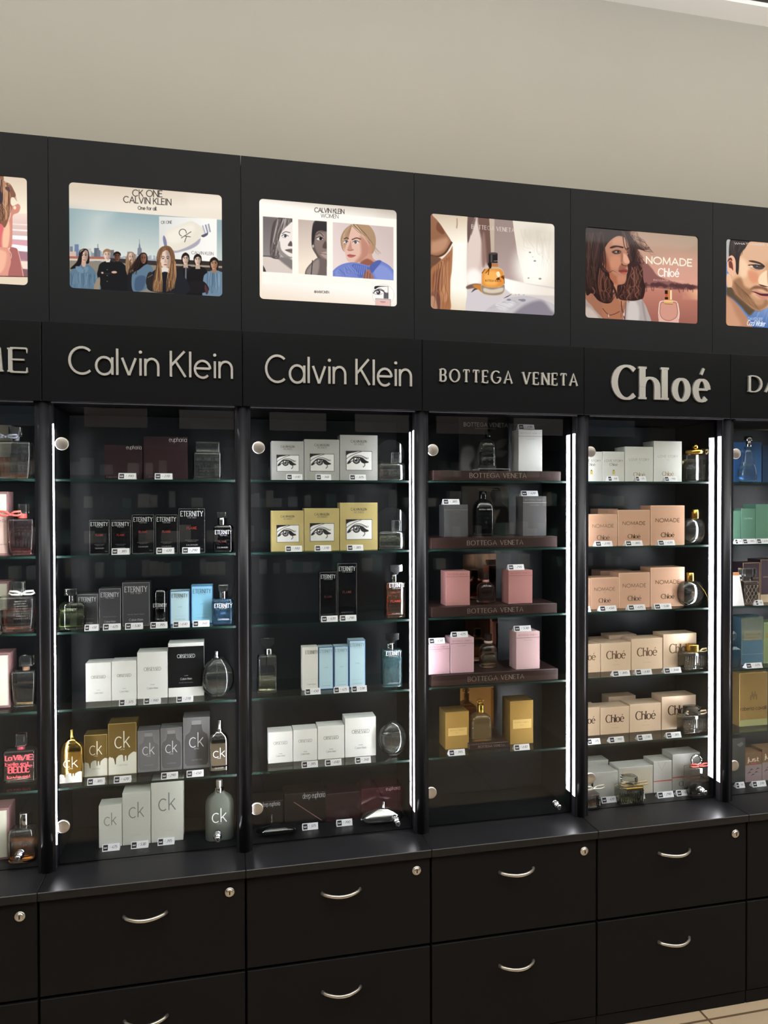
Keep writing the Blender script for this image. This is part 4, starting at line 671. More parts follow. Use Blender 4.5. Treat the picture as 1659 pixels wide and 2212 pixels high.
# sign bands with raised metal letters
LET = {  # x range in photo pixels (left, right), baseline pixels (left, right), cap height px
 0: dict(l=(150,806), r=(501,818), h=56, wt=.088, gap=.17, sp=.36), 1: dict(l=(575,826), r=(888,833), h=56, wt=.088, gap=.17, sp=.36),
 2: dict(l=(952,824), r=(1247,833), h=26, wt=.085, con=.9, gap=.46, sp=.8), 3: dict(l=(1322,863), r=(1533,864), h=70, wt=.072, con=1.9, pos=((1328,1374),(1388,1420),(1434.5,1437.5),(1458,1486),(1503,1529)))}
for n in CABS:
    x0, x1 = n*W+.0008, (n+1)*W-.0008
    words = {-1: 'dark band with silver serif letters, under the seated-woman poster', 0: 'dark band with large thin silver letters, under the skyline poster', 1: 'dark band with large thin silver letters, under the three-portraits poster', 2: 'dark band with small spaced silver serif capitals, under the amber bottle poster', 3: 'dark band with bold silver serif name, under the curly-haired woman poster', 4: 'dark band with silver serif letters, under the bearded man poster'}[n]
    t = thing('sign_band', (n*W+W/2, Y_SIGN, Z_SB), words, 'sign', 'sign bands above the cases'); O = t.location[:]
    mb = MB(); mb.box(x0, x1, Y_SIGN, Y_BACK, Z_SB, Z_HB, BAND, .0012); mb.build('band', O, t)
    mb = MB(); mb.box(x0+.02, x1-.02, Y_SIGN+.004, Y_SIGN+.010, Z_SB-.004, Z_SB, ALU2); mb.build('trim_strip', O, t)
    def letters(txt, l, r, h, wt, con=0, gap=.17, sp=.42, pos=None):
        yl = Y_SIGN-.006; a, b = at(l[0], l[1], yl), at(r[0], r[1], yl); zb = (a[2]+b[2])/2; mid = ((l[0]+r[0])/2, (l[1]+r[1])/2)
        H = at(mid[0], mid[1]-h, yl)[2]-at(mid[0], mid[1], yl)[2]; wid = b[0]-a[0]
        lay, tot = layout(txt, gap, sp); sx = wid/tot; k = 0
        for ch in txt.replace(' ', ''):
            st = lay[k][0]; k += 1; adv = GL[ch][0]
            V, F = text2d(ch, max(adv, .06)*sx if adv else .02*sx, H, wt, con, gap, sp)
            cx = a[0]+(st+adv/2)*sx
            if pos: pa, pb = at(pos[k-1][0], l[1], yl)[0], at(pos[k-1][1], l[1], yl)[0]; cx = (pa+pb)/2; V, F = text2d(ch, pb-pa, H, wt, con)
            m = MB(); m2 = len(V)
            K = comps(V, F); VV = [(cx+x, Y_SIGN-.006-.0002*K[i], zb+z) for i, (x, z) in enumerate(V)]+[(cx+x, Y_SIGN, zb+z) for x, z in V]; FF = []
            for f in F:
                ar = sum(V[f[i]][0]*V[f[(i+1) % len(f)]][1]-V[f[(i+1) % len(f)]][0]*V[f[i]][1] for i in range(len(f)))
                g = f if ar > 0 else tuple(reversed(f)); FF.append(g)
                FF += [(g[i], g[i]+m2, g[(i+1) % len(g)]+m2, g[(i+1) % len(g)]) for i in range(len(g))]
            m.add(VV, FF, LETTER); m.build('letter', O, t)
    if n in LET: letters(SIGNS[n][0], **{k: v for k, v in LET[n].items()})
    elif n == -1: letters('ME', (-62,801), (58,803.5), 52, .07, 1.3, .3)
    else: letters('DA', (1620,846), (1682,848), 34, .07, 1.3, .3)
# posts with led strips
for k in range(-1, 6):
    x = k*W
    pl = {-1: 'outside the left-edge case', 0: 'left of the skyline-poster case', 1: 'between skyline-poster and portraits-poster cases', 2: 'between three-portraits-poster and amber-bottle-poster cases', 3: 'between amber-bottle-poster and curly-hair-poster cases', 4: 'right of the curly-hair-poster case', 5: 'right of the right-edge case'}[k]
    t = thing('cabinet_post', (x, Y_POST, Z_C), 'dark round aluminium post with white led strips, '+pl, 'post', 'round posts between the cases'); O = t.location[:]
    mb = MB(); mb.lathe(x, Y_POST, [(.0165, Z_C), (.0165, Z_SB-.0002)], ALU, 36); mb.build('tube', O, t)
    mb = MB(); mb.box(x-.0190, x+.0190, -.0745, -.0475, Z_C, Z_SB-.0002, ALU2, .001); mb.box(x-.0207, x+.0207, -.0748, -.0714, Z_C, Z_SB-.0002, ALU); mb.build('channel', O, t)
    zt, zl = at(1245, 937, -.063)[2], at(1245, 1718, -.063)[2]
    for s in (-1, 1):
        mb = MB(); a, b = sorted((x+s*.0190, x+s*.0203)); mb.box(a, b, -.0710 if s < 0 else -.0550, -.0550 if s < 0 else -.0520, zl, zt, LED if s < 0 else LED2); mb.build('led_strip', O, t)
# display cases, doors, shelves
for n in CABS:
    xa, xb = n*W+.0015, (n+1)*W-.0015
    t = thing('display_case', (n*W+W/2, .06, Z_C), 'tall black glass-fronted display case, '+{-1: 'cut by the left photo edge', 0: 'under the skyline poster', 1: 'under the three-portraits poster', 2: 'under the amber bottle poster', 3: 'under the curly-haired woman poster', 4: 'cut by the right photo edge'}[n], 'display case', 'display cases in a row'); O = t.location[:]
    mb = MB(); mb.box(xa, xb, Y_BACK, Y_BACK+.012, Z_C+.0002, Z_SB-.005, CASE); mb.build('back_panel', O, t)
    for s in (0, 1):
        xs = xa if s == 0 else xb-.012
        mb = MB(); mb.box(xs, xs+.012, -.030, Y_BACK, Z_C+.0002, Z_SB-.005, CASE); mb.build('side_panel', O, t)
    gx0, gx1 = n*W+.0222, (n+1)*W-.0222
    mb = MB(); ga, gb = Y_GLASS, Y_GLASS+.005; gz, gt = Z_C+.003, Z_SB-.006; V = [(gx0,ga,gz),(gx1,ga,gz),(gx1,gb,gz),(gx0,gb,gz),(gx0,ga,gt),(gx1,ga,gt),(gx1,gb,gt),(gx0,gb,gt)]; mb.add(V, [(0,1,5,4),(2,3,7,6)], GLASS); mb.add(V, [(0,3,2,1),(4,5,6,7),(1,2,6,5),(3,0,4,7)], DEDGE); d = mb.build('glass_door', O, t)
    zcap = [Z_SB-.075, Z_C+.075]
    PXC = {0: ((133.5,958.6),(133.5,1786)), 1: ((558.7,966.8),(554.7,1747.5)), 2: ((935,972),(931,1713)), 3: ((1276,976),(1275.5,1681)), 4: ((1590,980),(1586,1654)), -1: None}[n]
    for i in (0, 1):
        cx, cz = (n*W+.046, zcap[i]) if PXC is None else (lambda p: (p[0], p[2]))(at(*PXC[i], Y_GLASS-.006))
        cx = max(cx, gx0+.012)
        m = MB(); m.lathe(cx, cz, [(.0150, Y_GLASS), (.0168, Y_GLASS-.001), (.0172, Y_GLASS-.005), (.0160, Y_GLASS-.0075), (.0152, Y_GLASS-.0078)], SATIN, 32, ax='y'); m.build('hinge_cap', O, d)
    PXL = {-1: (40,1851), 0: (470,1810), 1: (858,1776), 2: (1205,1741), 3: (1520,1710)}
    if n in PXL: p = at(*PXL[n], Y_GLASS-.012); lx, lz = p[0], max(p[2], Z_C+.016)
    else: lx, lz = (n+1)*W-.05, Z_C+.02
    m = MB(); m.lathe(lx, lz, [(.0115, Y_GLASS), (.0115, Y_GLASS-.004), (.0095, Y_GLASS-.006), (.0095, Y_GLASS-.012), (.0075, Y_GLASS-.013), (.0075, Y_GLASS-.022), (.0068, Y_GLASS-.024)], CHROME, 24, ax='y')
    m.box(lx-.001, lx+.001, Y_GLASS-.0246, Y_GLASS-.0238, lz-.004, lz+.004, pbr('keyhole', (12,12,12), .6)); m.lathe(lx, lz, [(.010, Y_GLASS+.016), (.010, Y_GLASS+.005)], CHROME, 24, ax='y'); m.build('door_lock', O, d)
    for i in range(5):
        m = MB(); z = ZE[i]; a, b, y0, y1, z0, z1 = n*W+.0150, (n+1)*W-.0150, Y_SH, Y_BACK-.002, z-SH_T/2, z+SH_T/2
        V = [(a,y0,z0),(b,y0,z0),(b,y1,z0),(a,y1,z0),(a,y0,z1),(b,y0,z1),(b,y1,z1),(a,y1,z1)]
        m.add(V, [(0,3,2,1),(4,5,6,7)], SHELFG); m.add(V, [(0,1,5,4),(1,2,6,5),(2,3,7,6),(3,0,4,7)], EDGE)
        o = m.build('glass_shelf', ((a+b)/2, (y0+y1)/2, z0)); tag(o, 'clear glass %s with greenish edge, in the %s' % (SHN[i+1] if i < 4 else 'lowest shelf', CABN[n]), 'shelf', 'glass shelves in the cases')
# countertop segments and drawer units
Y_CF, Y_DF = -.1765, -.167
Z_G = .3172
p = atz(1289, 2194, 0.0); ZB2 = at(1290.5, 2194, Y_DF)[2]
for n in CABS:
    x0, x1 = n*W+.0005, (n+1)*W-.0005
    where = {-1: 'at the left photo edge', 0: 'below the skyline-poster case', 1: 'below the three-portraits-poster case', 2: 'below the amber-bottle-poster case', 3: 'below the curly-hair-poster case', 4: 'at the right photo edge'}[n]
    m = MB(); m.box(x0, x1, Y_CF, Y_BACK+.012, Z_C-.022, Z_C, COUNTER, .0015); o = m.build('countertop', (n*W+W/2, 0, Z_C-.022)); tag(o, 'black countertop slab '+where, 'countertop', 'black countertop slabs')
    t = thing('drawer_cabinet', (n*W+W/2, 0, 0), 'black two-drawer base cabinet '+where, 'drawer cabinet', 'black drawer cabinets'); O = t.location[:]
    m = MB(); m.box(n*W+.002, (n+1)*W-.002, Y_DF+.018, Y_BACK, .075, Z_C-.022, DRAW); m.build('carcass', O, t)
    m = MB(); m.box(n*W+.0005, (n+1)*W-.0005, Y_DF+.022, Y_BACK, 0, .075, DRAW); m.box(n*W+.001, (n+1)*W-.001, Y_DF+.003, Y_DF+.021, 0, ZB2-.003, DRAW, .001); m.build('plinth', O, t)
    for i, (za, zb) in enumerate(((Z_G+.004, Z_C-.024), (ZB2, Z_G-.004))):
        m = MB(); m.box(n*W+.0028, (n+1)*W-.0028, Y_DF, Y_DF+.0175, za, zb, DRAW, .0012); d = m.build('drawer', O, t)
        hx = n*W+.2505; hz = at(735, 1925, Y_DF)[2] if i == 0 else at(735, 2137, Y_DF)[2]
        path = []
        for k in range(17):
            a = -1+k/8; path.append((hx+a*.052, Y_DF-.004-.026*(1-a*a)-(.0 if abs(a) < 1 else -.004), hz))
        m = MB(); m.tube(path, [.0036 if 0 < k < 16 else .0042 for k in range(17)], SATIN, 12, 1.25); m.build('handle', O, d)
        if i == 0:
            lp = at({-1: 42, 0: 498, 1: 900, 2: 1262, 3: 1591, 4: 1900}[n], {-1: 1980, 0: 1927, 1: 1880, 2: 1838, 3: 1804, 4: 1770}[n], Y_DF); lx = (n+1)*W-.041; lz = at(900, 1880, Y_DF)[2]
            m = MB(); m.lathe(lx, lz, [(.0125, Y_DF), (.0125, Y_DF-.002), (.0105, Y_DF-.0035), (.0088, Y_DF-.0035), (.0085, Y_DF-.006), (.0078, Y_DF-.0066)], SATIN, 28, ax='y'); m.box(lx-.0016, lx+.0016, Y_DF-.0072, Y_DF-.0064, lz-.0045, lz+.0045, pbr('keyhole', (12,12,12), .6)); m.build('drawer_lock', O, d)
# ---------------------------------------------------------------- goods on the shelves
def place(sh, cab): return '%s, %s' % (SHN[sh], CABN[cab])
INK = lambda c: pbr('ink', c, .5, spec=.3)
FOIL = lambda c: pbr('foil_ink', c, .25, metal=.8)
STY = {'sans': (.085,0,.17,.42), 'bold': (.13,0,.17,.42), 'thin': (.06,0,.17,.42), 'etern': (.07,.55,.30,.4), 'serif': (.065,1.0,.28,.6), 'chloe': (.07,1.3,.14,.4), 'wide': (.11,0,.24,.5), 'just': (.16,.8,.12,.3)}
def deco(mb, items, x0, x1, z0, z1, y):
    """printing on a front face: fractions of its width and height; returns nothing"""
    w, h = x1-x0, z1-z0
    for k, d in enumerate(items):
        yy = y-.00025-.00012*k
        if d[0] == 'T':                                        # text: style, centre x, baseline z, width, height (fractions of w, w), colour
            _, txt, sty, cx, cz, fw, fh, col = d[:8]; wt, con, gap, sp = STY[sty]
            V, F = text2d(txt, fw*w, fh*w, wt, con, gap, sp); mat = col if not isinstance(col, tuple) else INK(col)
            K = comps(V, F); mb.add([(x0+cx*w+a, yy-.00002*K[i], z0+cz*h+b) for i, (a, b) in enumerate(V)], F, mat)
        elif d[0] == 'R':
            _, a, b, c, e, col = d; mat = col if not isinstance(col, tuple) else INK(col)
            mb.add([(x0+a*w, yy, z0+b*h), (x0+c*w, yy, z0+b*h), (x0+c*w, yy, z0+e*h), (x0+a*w, yy, z0+e*h)], [(0,1,2,3)], mat)
        elif d[0] == 'F':                                      # printed border: inset and thickness in metres
            _, i, t, col = d; mat = col if not isinstance(col, tuple) else INK(col)
            for a, b, c, e in ((x0+i, z0+i, x1-i, z0+i+t), (x0+i, z1-i-t, x1-i, z1-i), (x0+i, z0+i, x0+i+t, z1-i), (x1-i-t, z0+i, x1-i, z1-i)):
                mb.add([(a,yy,b), (c,yy,b), (c,yy,e), (a,yy,e)], [(0,1,2,3)], mat)
        elif d[0] == 'B':
            _, pts, col = d; mat = col if not isinstance(col, tuple) else INK(col)
            mb.add([(x0+a*w, yy, z0+b*h) for a, b in pts], [tuple(range(len(pts)))], mat)
        elif d[0] == 'P':
            _, cv, a, b, c, e = d; mb.grid(cv, x0+a*w, x0+c*w, z0+b*h, z0+e*h, yy, printed('printed_picture'))
ROWY, BOX = {}, {}
def row_y(sh, cab, c, x, yb):
    Y = atz(*q(c, x, yb), ZT[sh])[1]; lo = -.008 if sh < 6 else .0
    return min(max(Y, lo), .09)
def carton(key, c, xl, xr, yt, yb, sh, cab, mat, desc, items=(), dep=None, Y=None, group=None, Z=None, top=None, cat='perfume box', name='perfume_box', kind=None):
    if Y is None:
        if (sh, cab) not in ROWY: ROWY[(sh, cab)] = row_y(sh, cab, c, (xl+xr)/2, yb) if sh >= 3 else -.009
        Y = ROWY[(sh, cab)]
    ym = (yt+yb)/2; x0, x1 = at(*q(c, xl, ym), Y)[0]+.0004, at(*q(c, xr, ym), Y)[0]-.0004; z0 = ZT[sh] if Z is None else Z; z1 = at(*q(c, (xl+xr)/2, yt), Y)[2]
    x0, x1 = max(x0, cab*W+.0142), min(x1, (cab+1)*W-.0142)
    dep = dep or min(.062, max(.03, (x1-x0)*.8)); dep = min(dep, Y_BACK-.004-Y)
    mb = MB(); mb.box(x0, x1, Y, Y+dep, z0+.0002, z1, mat, .0007); deco(mb, items, x0, x1, z0, z1, Y)
    if top: top(mb, x0, x1, Y, Y+dep, z0, z1)
    o = mb.build(name, ((x0+x1)/2, Y+dep/2, z0+.0002)); tag(o, desc+', '+place(sh, cab), cat, group or 'cartons on the %s of the %s' % (SHN[sh], CABN[cab]))
    BOX[key] = (x0, x1, Y, Y+dep, z0, z1, desc, sh, cab); return o
TAGW, TAGB = pbr('tag_card', (240,240,244), .5), pbr('tag_print', (38,34,44), .5)
PRICES = ['190', '270', '385', '420', '290', '450', '425', '530', '395', '610', '340', '375']
_tn = [0]
def tagcard(key, c, xl, xr, yt, yb, sh=None, cab=None, what=None, atop=None, prep='before'):
    """a white tent card: black square with a white mark, then a handwritten price"""
    if atop: x0, x1, Y0, Y1, z0, z1, desc, sh, cab = BOX[atop]; Z = z1+.0003; Y = Y0+.006; prep = 'on top of'; what = desc
    else:
        Z = ZT[sh]+.0002; Y = -.0335 if sh < 6 else min(max(atz(*q(c, (xl+xr)/2, yb), Z)[1], -.028), .08)
        what = what or BOX[key][6]; pass
        if key in BOX and sh == 6: Y = min(Y, BOX[key][2]-.022)
    a, b = at(*q(c, xl, yb), Y)[0], at(*q(c, xr, yb), Y)[0]
    if sh < 6 or atop: h = .0165
    else: h = .0175
    d = .020; mb = MB(); t = .0004; f = .011                     # front slope, roof, back slope
    P = [(Y, Z), (Y+f*.62, Z+h), (Y+d, Z)]
    mb.add([(a,P[0][0],P[0][1]),(b,P[0][0],P[0][1]),(b,P[1][0],P[1][1]),(a,P[1][0],P[1][1]),(a,P[2][0],P[2][1]),(b,P[2][0],P[2][1])], [(0,1,2,3),(3,2,5,4),(0,3,4),(1,5,2),(0,4,5,1)], TAGW)
    def pt(u, v): return (a+(b-a)*u, P[0][0]+(P[1][0]-P[0][0])*v-.0003, P[0][1]+(P[1][1]-P[0][1])*v+.0001)
    mb.add([pt(.05,.13), pt(.32,.13), pt(.32,.88), pt(.05,.88)], [(0,1,2,3)], TAGB)
    for k in range(3): mb.add([(lambda p: (p[0], p[1]-.0002, p[2]))(pt(.10+.06*k+u, v)) for u, v in ((0,.40),(.045,.40),(.045,.58-.05*(k == 1)),(0,.58-.05*(k == 1)))], [(0,1,2,3)], TAGW)
    V, F = text2d(PRICES[_tn[0] % len(PRICES)], .30, .36, .09); V = [(x+.68+.12*y, y+.36) for x, y in V]; _tn[0] += 1
    mb.add([pt(x, y) for x, y in V], F, pbr('pencil', (128,126,140), .7)); mb.add([pt(.42,.42), pt(.435,.42), pt(.475,.70), pt(.46,.70)], [(0,1,2,3)], pbr('pencil', (128,126,140), .7))
    o = mb.build('price_tag', ((a+b)/2, Y+d/2, Z)); lab = 'price tag %s %s, %s' % (prep, what, place(sh, cab))
    tag(o, lab, 'price tag', 'white tent price tags'); return o
def glassm(c): return pbr('bottle_glass', c, 0.0, spec=.5, trans=.988 if min(c) > 200 else .92, ior=1.47)
def juice(c, t=.945): return pbr('perfume_liquid', c, 0.0, trans=t, ior=1.34)
CLEAR = (250,252,250)
def body_rings(cx, cy, hw, hd, z0, z1, rc, prof):
    """rounded-rectangle sections; prof: list of (height fraction, width scale, depth scale)"""
    return [[(x, y, z0+(z1-z0)*t) for x, y in rrect(cx, cy, hw*sw, hd*sd, rc*min(sw, sd))] for t, sw, sd in prof]
BASE = [(0,.90,.84),(.008,.95,.93),(.02,.985,.975),(.04,1,1)]
PROF = {'block': BASE+[(.955,1,1),(.978,.988,.98),(.992,.96,.94),(1,.92,.86)], 'shoulder': BASE+[(.70,1,1),(.80,.97,.95),(.87,.86,.85),(.92,.66,.72),(.955,.42,.6),(1,.34,.55)],
 'dome': BASE+[(.60,1,1),(.72,.985,.98),(.83,.90,.90),(.91,.72,.74),(.96,.5,.52),(1,.34,.36)], 'soft': [(0,.9,.86),(.03,.98,.97),(.08,1,1),(.86,1,1),(.94,.95,.93),(.985,.84,.8),(1,.7,.66)],
 'taper': [(0,.80,.9),(.03,.86,.96),(.2,.92,1),(.6,.99,1),(.94,1,1),(1,.97,.94)], 'egg': [(0,.30,.36),(.02,.42,.5),(.07,.60,.66),(.16,.80,.84),(.3,.95,.96),(.45,1,1),(.6,.97,.98),(.74,.86,.9),(.86,.66,.72),(.94,.44,.5),(.985,.24,.3),(1,.16,.2)],
 'globe': [(0,.34,.5),(.02,.44,.6),(.08,.68,.76),(.2,.90,.92),(.38,1,1),(.55,.985,.99),(.7,.9,.94),(.82,.74,.84),(.9,.56,.72),(.955,.40,.6),(1,.36,.55)], 'drop': [(0,.80,.8),(.03,.92,.9),(.12,1,1),(.3,.98,.98),(.5,.80,.82),(.7,.58,.6),(.85,.44,.46),(1,.36,.38)],
 'bowl': [(0,.42,.55),(.03,.56,.7),(.12,.80,.86),(.3,.96,.97),(.5,1,1),(.7,.97,.98),(.86,.86,.9),(.95,.7,.8),(1,.5,.66)], 'lens': [(0,.5,.4),(.04,.62,.5),(.2,.86,.75),(.42,1,1),(.62,.9,.85),(.8,.66,.62),(.93,.36,.36),(1,.2,.24)]}
def scale_prof(prof, hw, hd, t): return [(f, max(.05, s-t/hw), max(.05, d-t/hd)) for f, s, d in prof]
def bottle(key, c, body, sh, cab, desc, prof='block', rc=.004, dep=.028, glass=CLEAR, liquid=None, solid=None, caps=(), items=(), Y=None, extra=None, Z=None, wall=.0028, base=.007, group=None, lie=None):
    xl, xr, yt, yb = body; xm = (xl+xr)/2
    if rc < .007: rc = .0075
    if Y is None:
        Y = row_y(sh, cab, c, xm, yb) if sh >= 3 else -.008
        Y = max(Y, -.026)
    ym = (yt+yb)/2; x0, x1 = at(*q(c, xl, ym), Y+dep*.3)[0], at(*q(c, xr, ym), Y+dep*.3)[0]
    z0 = (ZT[sh] if Z is None else Z)+.0003; z1 = at(*q(c, xm, yt), Y+dep*.4)[2]; cx, cy, hw, hd = (x0+x1)/2, Y+dep/2, (x1-x0)/2, dep/2
    lim = (cab+1)*W-.0158; sh_ = 0
    if x0 < cab*W+.0145: x0 = cab*W+.0145; cx, hw = (x0+x1)/2, (x1-x0)/2
    if x1 > lim: sh_ = min(x1-lim, .012); x0, x1 = x0-sh_, min(lim, x1-sh_); cx, hw = (x0+x1)/2, (x1-x0)/2
    t = thing('perfume_bottle', (cx, cy, z0), desc+', '+place(sh, cab), 'perfume bottle', group or 'perfume bottles on display'); O = t.location[:]
    pr = PROF[prof]; rc = min(rc, hw*.95, hd*.95) if rc < 1 else min(hw, hd)*.98
    mb = MB()
    if solid is not None: mb.loft(body_rings(cx, cy, hw, hd, z0, z1, rc, pr), solid)
    else:
        gm = glassm(glass); mb.loft(body_rings(cx, cy, hw, hd, z0, z1, rc, pr), gm)
        zi0, zi1 = z0+base, z1-.002; ip = scale_prof(pr, hw, hd, wall); mb.loft(body_rings(cx, cy, hw, hd, zi0, zi1, max(.0008, rc-wall), ip), gm, flip=True)
    deco(mb, items, x0, x1, z0, z1, Y+.0002 if solid is None or prof in ('block','shoulder') else Y)
    mb.build('bottle_body', O, t)
    if liquid is not None and solid is None:
        lv, lc = liquid[:2]; lp = [p for p in scale_prof(pr, hw, hd, wall+.0004) if p[0] < lv]
        nx = [p for p in scale_prof(pr, hw, hd, wall+.0004) if p[0] >= lv]
        if nx:
            a, b = lp[-1], nx[0]; k = (lv-a[0])/max(1e-6, b[0]-a[0]); lp.append((lv, a[1]+(b[1]-a[1])*k, a[2]+(b[2]-a[2])*k))
        m = MB(); m.loft(body_rings(cx, cy, hw, hd, zi0+.0005, zi1, max(.0006, rc-wall-.0004), lp), juice(*liquid[1:])); m.build('liquid', O, t)
    for nm, kind, cl, cr, ct, cb, mat in caps:
        Yc = cy; mid = (ct+cb)/2; a, b = at(*q(c, cl, mid), Y+dep*.35)[0]-sh_, at(*q(c, cr, mid), Y+dep*.35)[0]-sh_; b = min(b, lim-.0005) if b > lim and nm == 'ribbon' else b; zt, zb = at(*q(c, (cl+cr)/2, ct), Yc)[2], at(*q(c, (cl+cr)/2, cb), Yc)[2]; r = (b-a)/2; ccx = (a+b)/2; m = MB()
        if kind == 'box': m.loft(body_rings(ccx, Yc, r, min(r, hd*.9), zb, zt, .004, BASE+[(.93,1,1),(.97,.98,.97),(1,.93,.90)]), mat)
        elif kind == 'cyl': m.lathe(ccx, Yc, [(r*.97, zb), (r, zb+.001), (r, zt-.0015), (r*.9, zt)], mat)
        elif kind == 'spray': h = zt-zb; m.lathe(ccx, Yc, [(r, zb), (r, zb+h*.30), (r*.86, zb+h*.32), (r*.86, zb+h*.42), (r*.70, zb+h*.44), (r*.70, zt-.001), (r*.6, zt)], mat)
        elif kind == 'ball': m.lathe(ccx, Yc, [(max(.0004, r*math.sin(math.pi*k/10)), zb+(zt-zb)*(1-math.cos(math.pi*k/10))/2) for k in range(11)], mat)
        elif kind == 'ribbed':
            pts = rrect(ccx, Yc, r, r*.8, r*.5, 8); m.loft([[(ccx+(x-ccx)*(1-.06*(i % 2)), Yc+(y-Yc)*(1-.06*(i % 2)), z) for i, (x, y) in enumerate(pts)] for z in (zb, zb+.003, (zb+zt)/2, zt-.003, zt)], mat)
        elif kind == 'key':                                     # flat stopper: square plate with notched lower corners
            h = zt-zb; m.prism([(ccx-r, zt), (ccx-r, zb+h*.36), (ccx-r*.72, zb+h*.30), (ccx-r*.45, zb+h*.22), (ccx-r*.30, zb), (ccx+r*.30, zb), (ccx+r*.45, zb+h*.22), (ccx+r*.72, zb+h*.30), (ccx+r, zb+h*.36), (ccx+r, zt)], Yc-.004, Yc+.004, mat)
        elif kind == 'disc':
            n = 40; m.prism([(ccx+r*math.cos(2*math.pi*k/n), (zt+zb)/2+(zt-zb)/2*math.sin(2*math.pi*k/n)) for k in range(n)], Yc+.008, Yc+.011, mat)
        elif kind == 'ring': m.tube([(ccx+r*.8*math.cos(2*math.pi*k/24), Yc, (zt+zb)/2+(zt-zb)/2*.85*math.sin(2*math.pi*k/24)) for k in range(25)], r*.17, mat)
        elif kind == 'bow':
            for s in (-1, 1):
                P = [(ccx+s*r*u, Yc-hd*.6-.001, (zt+zb)/2+(zt-zb)*.42*v) for u, v in ((0,0),(.35,.8),(.9,.95),(1,.2),(.7,-.25),(.3,-.2),(0,0))]; m.tube(P, .0016, mat, 8, 1.8)
            m.lathe(ccx, (zt+zb)/2, [(.003, Yc-hd*.6-.004), (.0036, Yc-hd*.6-.001), (.003, Yc-hd*.6+.002)], mat, 12, ax='y')
        elif kind == 'tube': m.lathe(ccx, Yc, [(r, zb), (r, zt)], mat, 10)
        elif kind == 'loops':
            for s in (-1, 0, 1): m.tube([(ccx+s*r*.55+r*.42*math.cos(2*math.pi*k/14), Yc-.002*abs(s), (zt+zb)/2+(.002 if s == 0 else -.001)+r*.42*math.sin(2*math.pi*k/14)) for k in range(15)], r*.16, mat, 8)
            m.lathe(ccx, Yc, [(r*.45, zb-.001), (r*.5, (zb+zt)/2-.002)], mat, 14)
        m.build(nm, O, t)
    if extra: extra(t, O, cx, cy, hw, hd, z0, z1)
    BOX[key] = (x0, x1, Y, Y+dep, z0, z1, desc, sh, cab); return t
BLK = (14,14,16)
# ======================= skyline-poster cabinet =======================
MAR = pbr('maroon_carton', (44,30,34), .18, coat=.6); NAVYBLK = pbr('black_carton', (16,16,19), .2, coat=.4); GREY = pbr('grey_carton', (62,61,64), .3, coat=.3); LBLUE = pbr('light_blue_carton', (178,206,214), .32); MBLUE = pbr('mid_blue_carton', (126,180,206), .3); WHITE = pbr('white_carton', (232,231,226), .42); CREAM = pbr('offwhite_carton', (214,213,204), .5)
SIL, LG, DG, RED = (196,196,198), (176,176,176), (120,120,120), (176,60,50)
SILF = FOIL((190,190,194))
eu = [('T','euphoria','thin',.78,.88,.40,.11,LG), ('T','Calvin Klein','thin',.2,.05,.3,.05,DG)]
carton('a11','U1a',455,780,360,655,1,0,MAR,'smaller dark maroon square carton',eu,dep=.05); carton('a12','U1a',788,1168,288,655,1,0,MAR,'larger dark maroon square carton',eu,dep=.05)
GLK = pbr('black_bottle_glass', (10,10,12), .04, spec=.6, coat=.6); CGLASS = glassm((244,248,248))
bottle('a1b','U1a',(1212,1458,425,655),1,0,'clear rectangular bottle with wide flat cap','block',.004,.03,caps=[('cap','box',1237,1440,335,424,CGLASS)])
tagcard('a11','U1a',575,725,605,655,1,0); tagcard('a12','U1a',885,1035,605,655,1,0)
def flame(k): return [('F',.0008,.0012,SILF), ('T','ETERNITY','etern',.5,.82,.82,.20,SIL), ('T','FOR MEN','sans',.5,.775,.32,.05,LG), ('T','FLAME','etern',.5,.53,.36,.10,RED), ('T','EAU DE TOILETTE SPRAY','sans',.5,.28,.5,.025,LG), ('T','VAPORISATEUR','sans',.5,.25,.34,.022,LG), ('T','CALVIN KLEIN','sans',.5,.165,.42,.055,SIL), ('T','50ML','sans',.84,.08,.14,.03,LG)]
for k, xl, xr, yt, d in (('a21',325,503,998,'leftmost short black silver-edged carton'),('a22',507,685,998,'second short black silver-edged carton'),('a23',688,885,953,'left of the two middle-height black cartons'),('a24',888,1085,953,'right of the two middle-height black cartons'),('a25',1087,1318,900,'tallest black silver-edged carton')):
    carton(k,'U1a',xl,xr,yt,1297,2,0,NAVYBLK,d,flame(0))
bottle('a2b','U1a',(1385,1560,1040,1292),2,0,'black bottle with silver lettering and clear cap','soft',.008,.034,solid=GLK,caps=[('collar','cyl',1422,1500,980,1040,CHROME),('cap','box',1420,1500,932,980,CGLASS)],items=[('T','ETERNITY','etern',.5,.66,.8,.2,SIL),('T','FOR MEN','sans',.5,.6,.34,.05,LG),('T','FLAME','etern',.45,.36,.4,.1,(120,60,56)),('T','CALVIN KLEIN','sans',.45,.15,.5,.07,SIL)])
for k, r in (('a22',(517,667,1250,1300)),('a24',(900,1050,1243,1295)),('a25',(1120,1270,1240,1293))): tagcard(k,'U1a',*r,2,0)
def etg(bl=(30,30,32)): return [('F',.0008,.0009,(150,150,150)), ('T','ETERNITY','etern',.5,.78,.80,.21,SIL), ('T','for men','sans',.5,.735,.4,.07,LG), ('T','EAU DE TOILETTE SPRAY','sans',.5,.26,.6,.03,LG), ('T','Calvin Klein','sans',.5,.12,.5,.085,SIL)]
Y3 = row_y(3,0,'U1b',500,650)
ROWY[(3,0)] = Y3
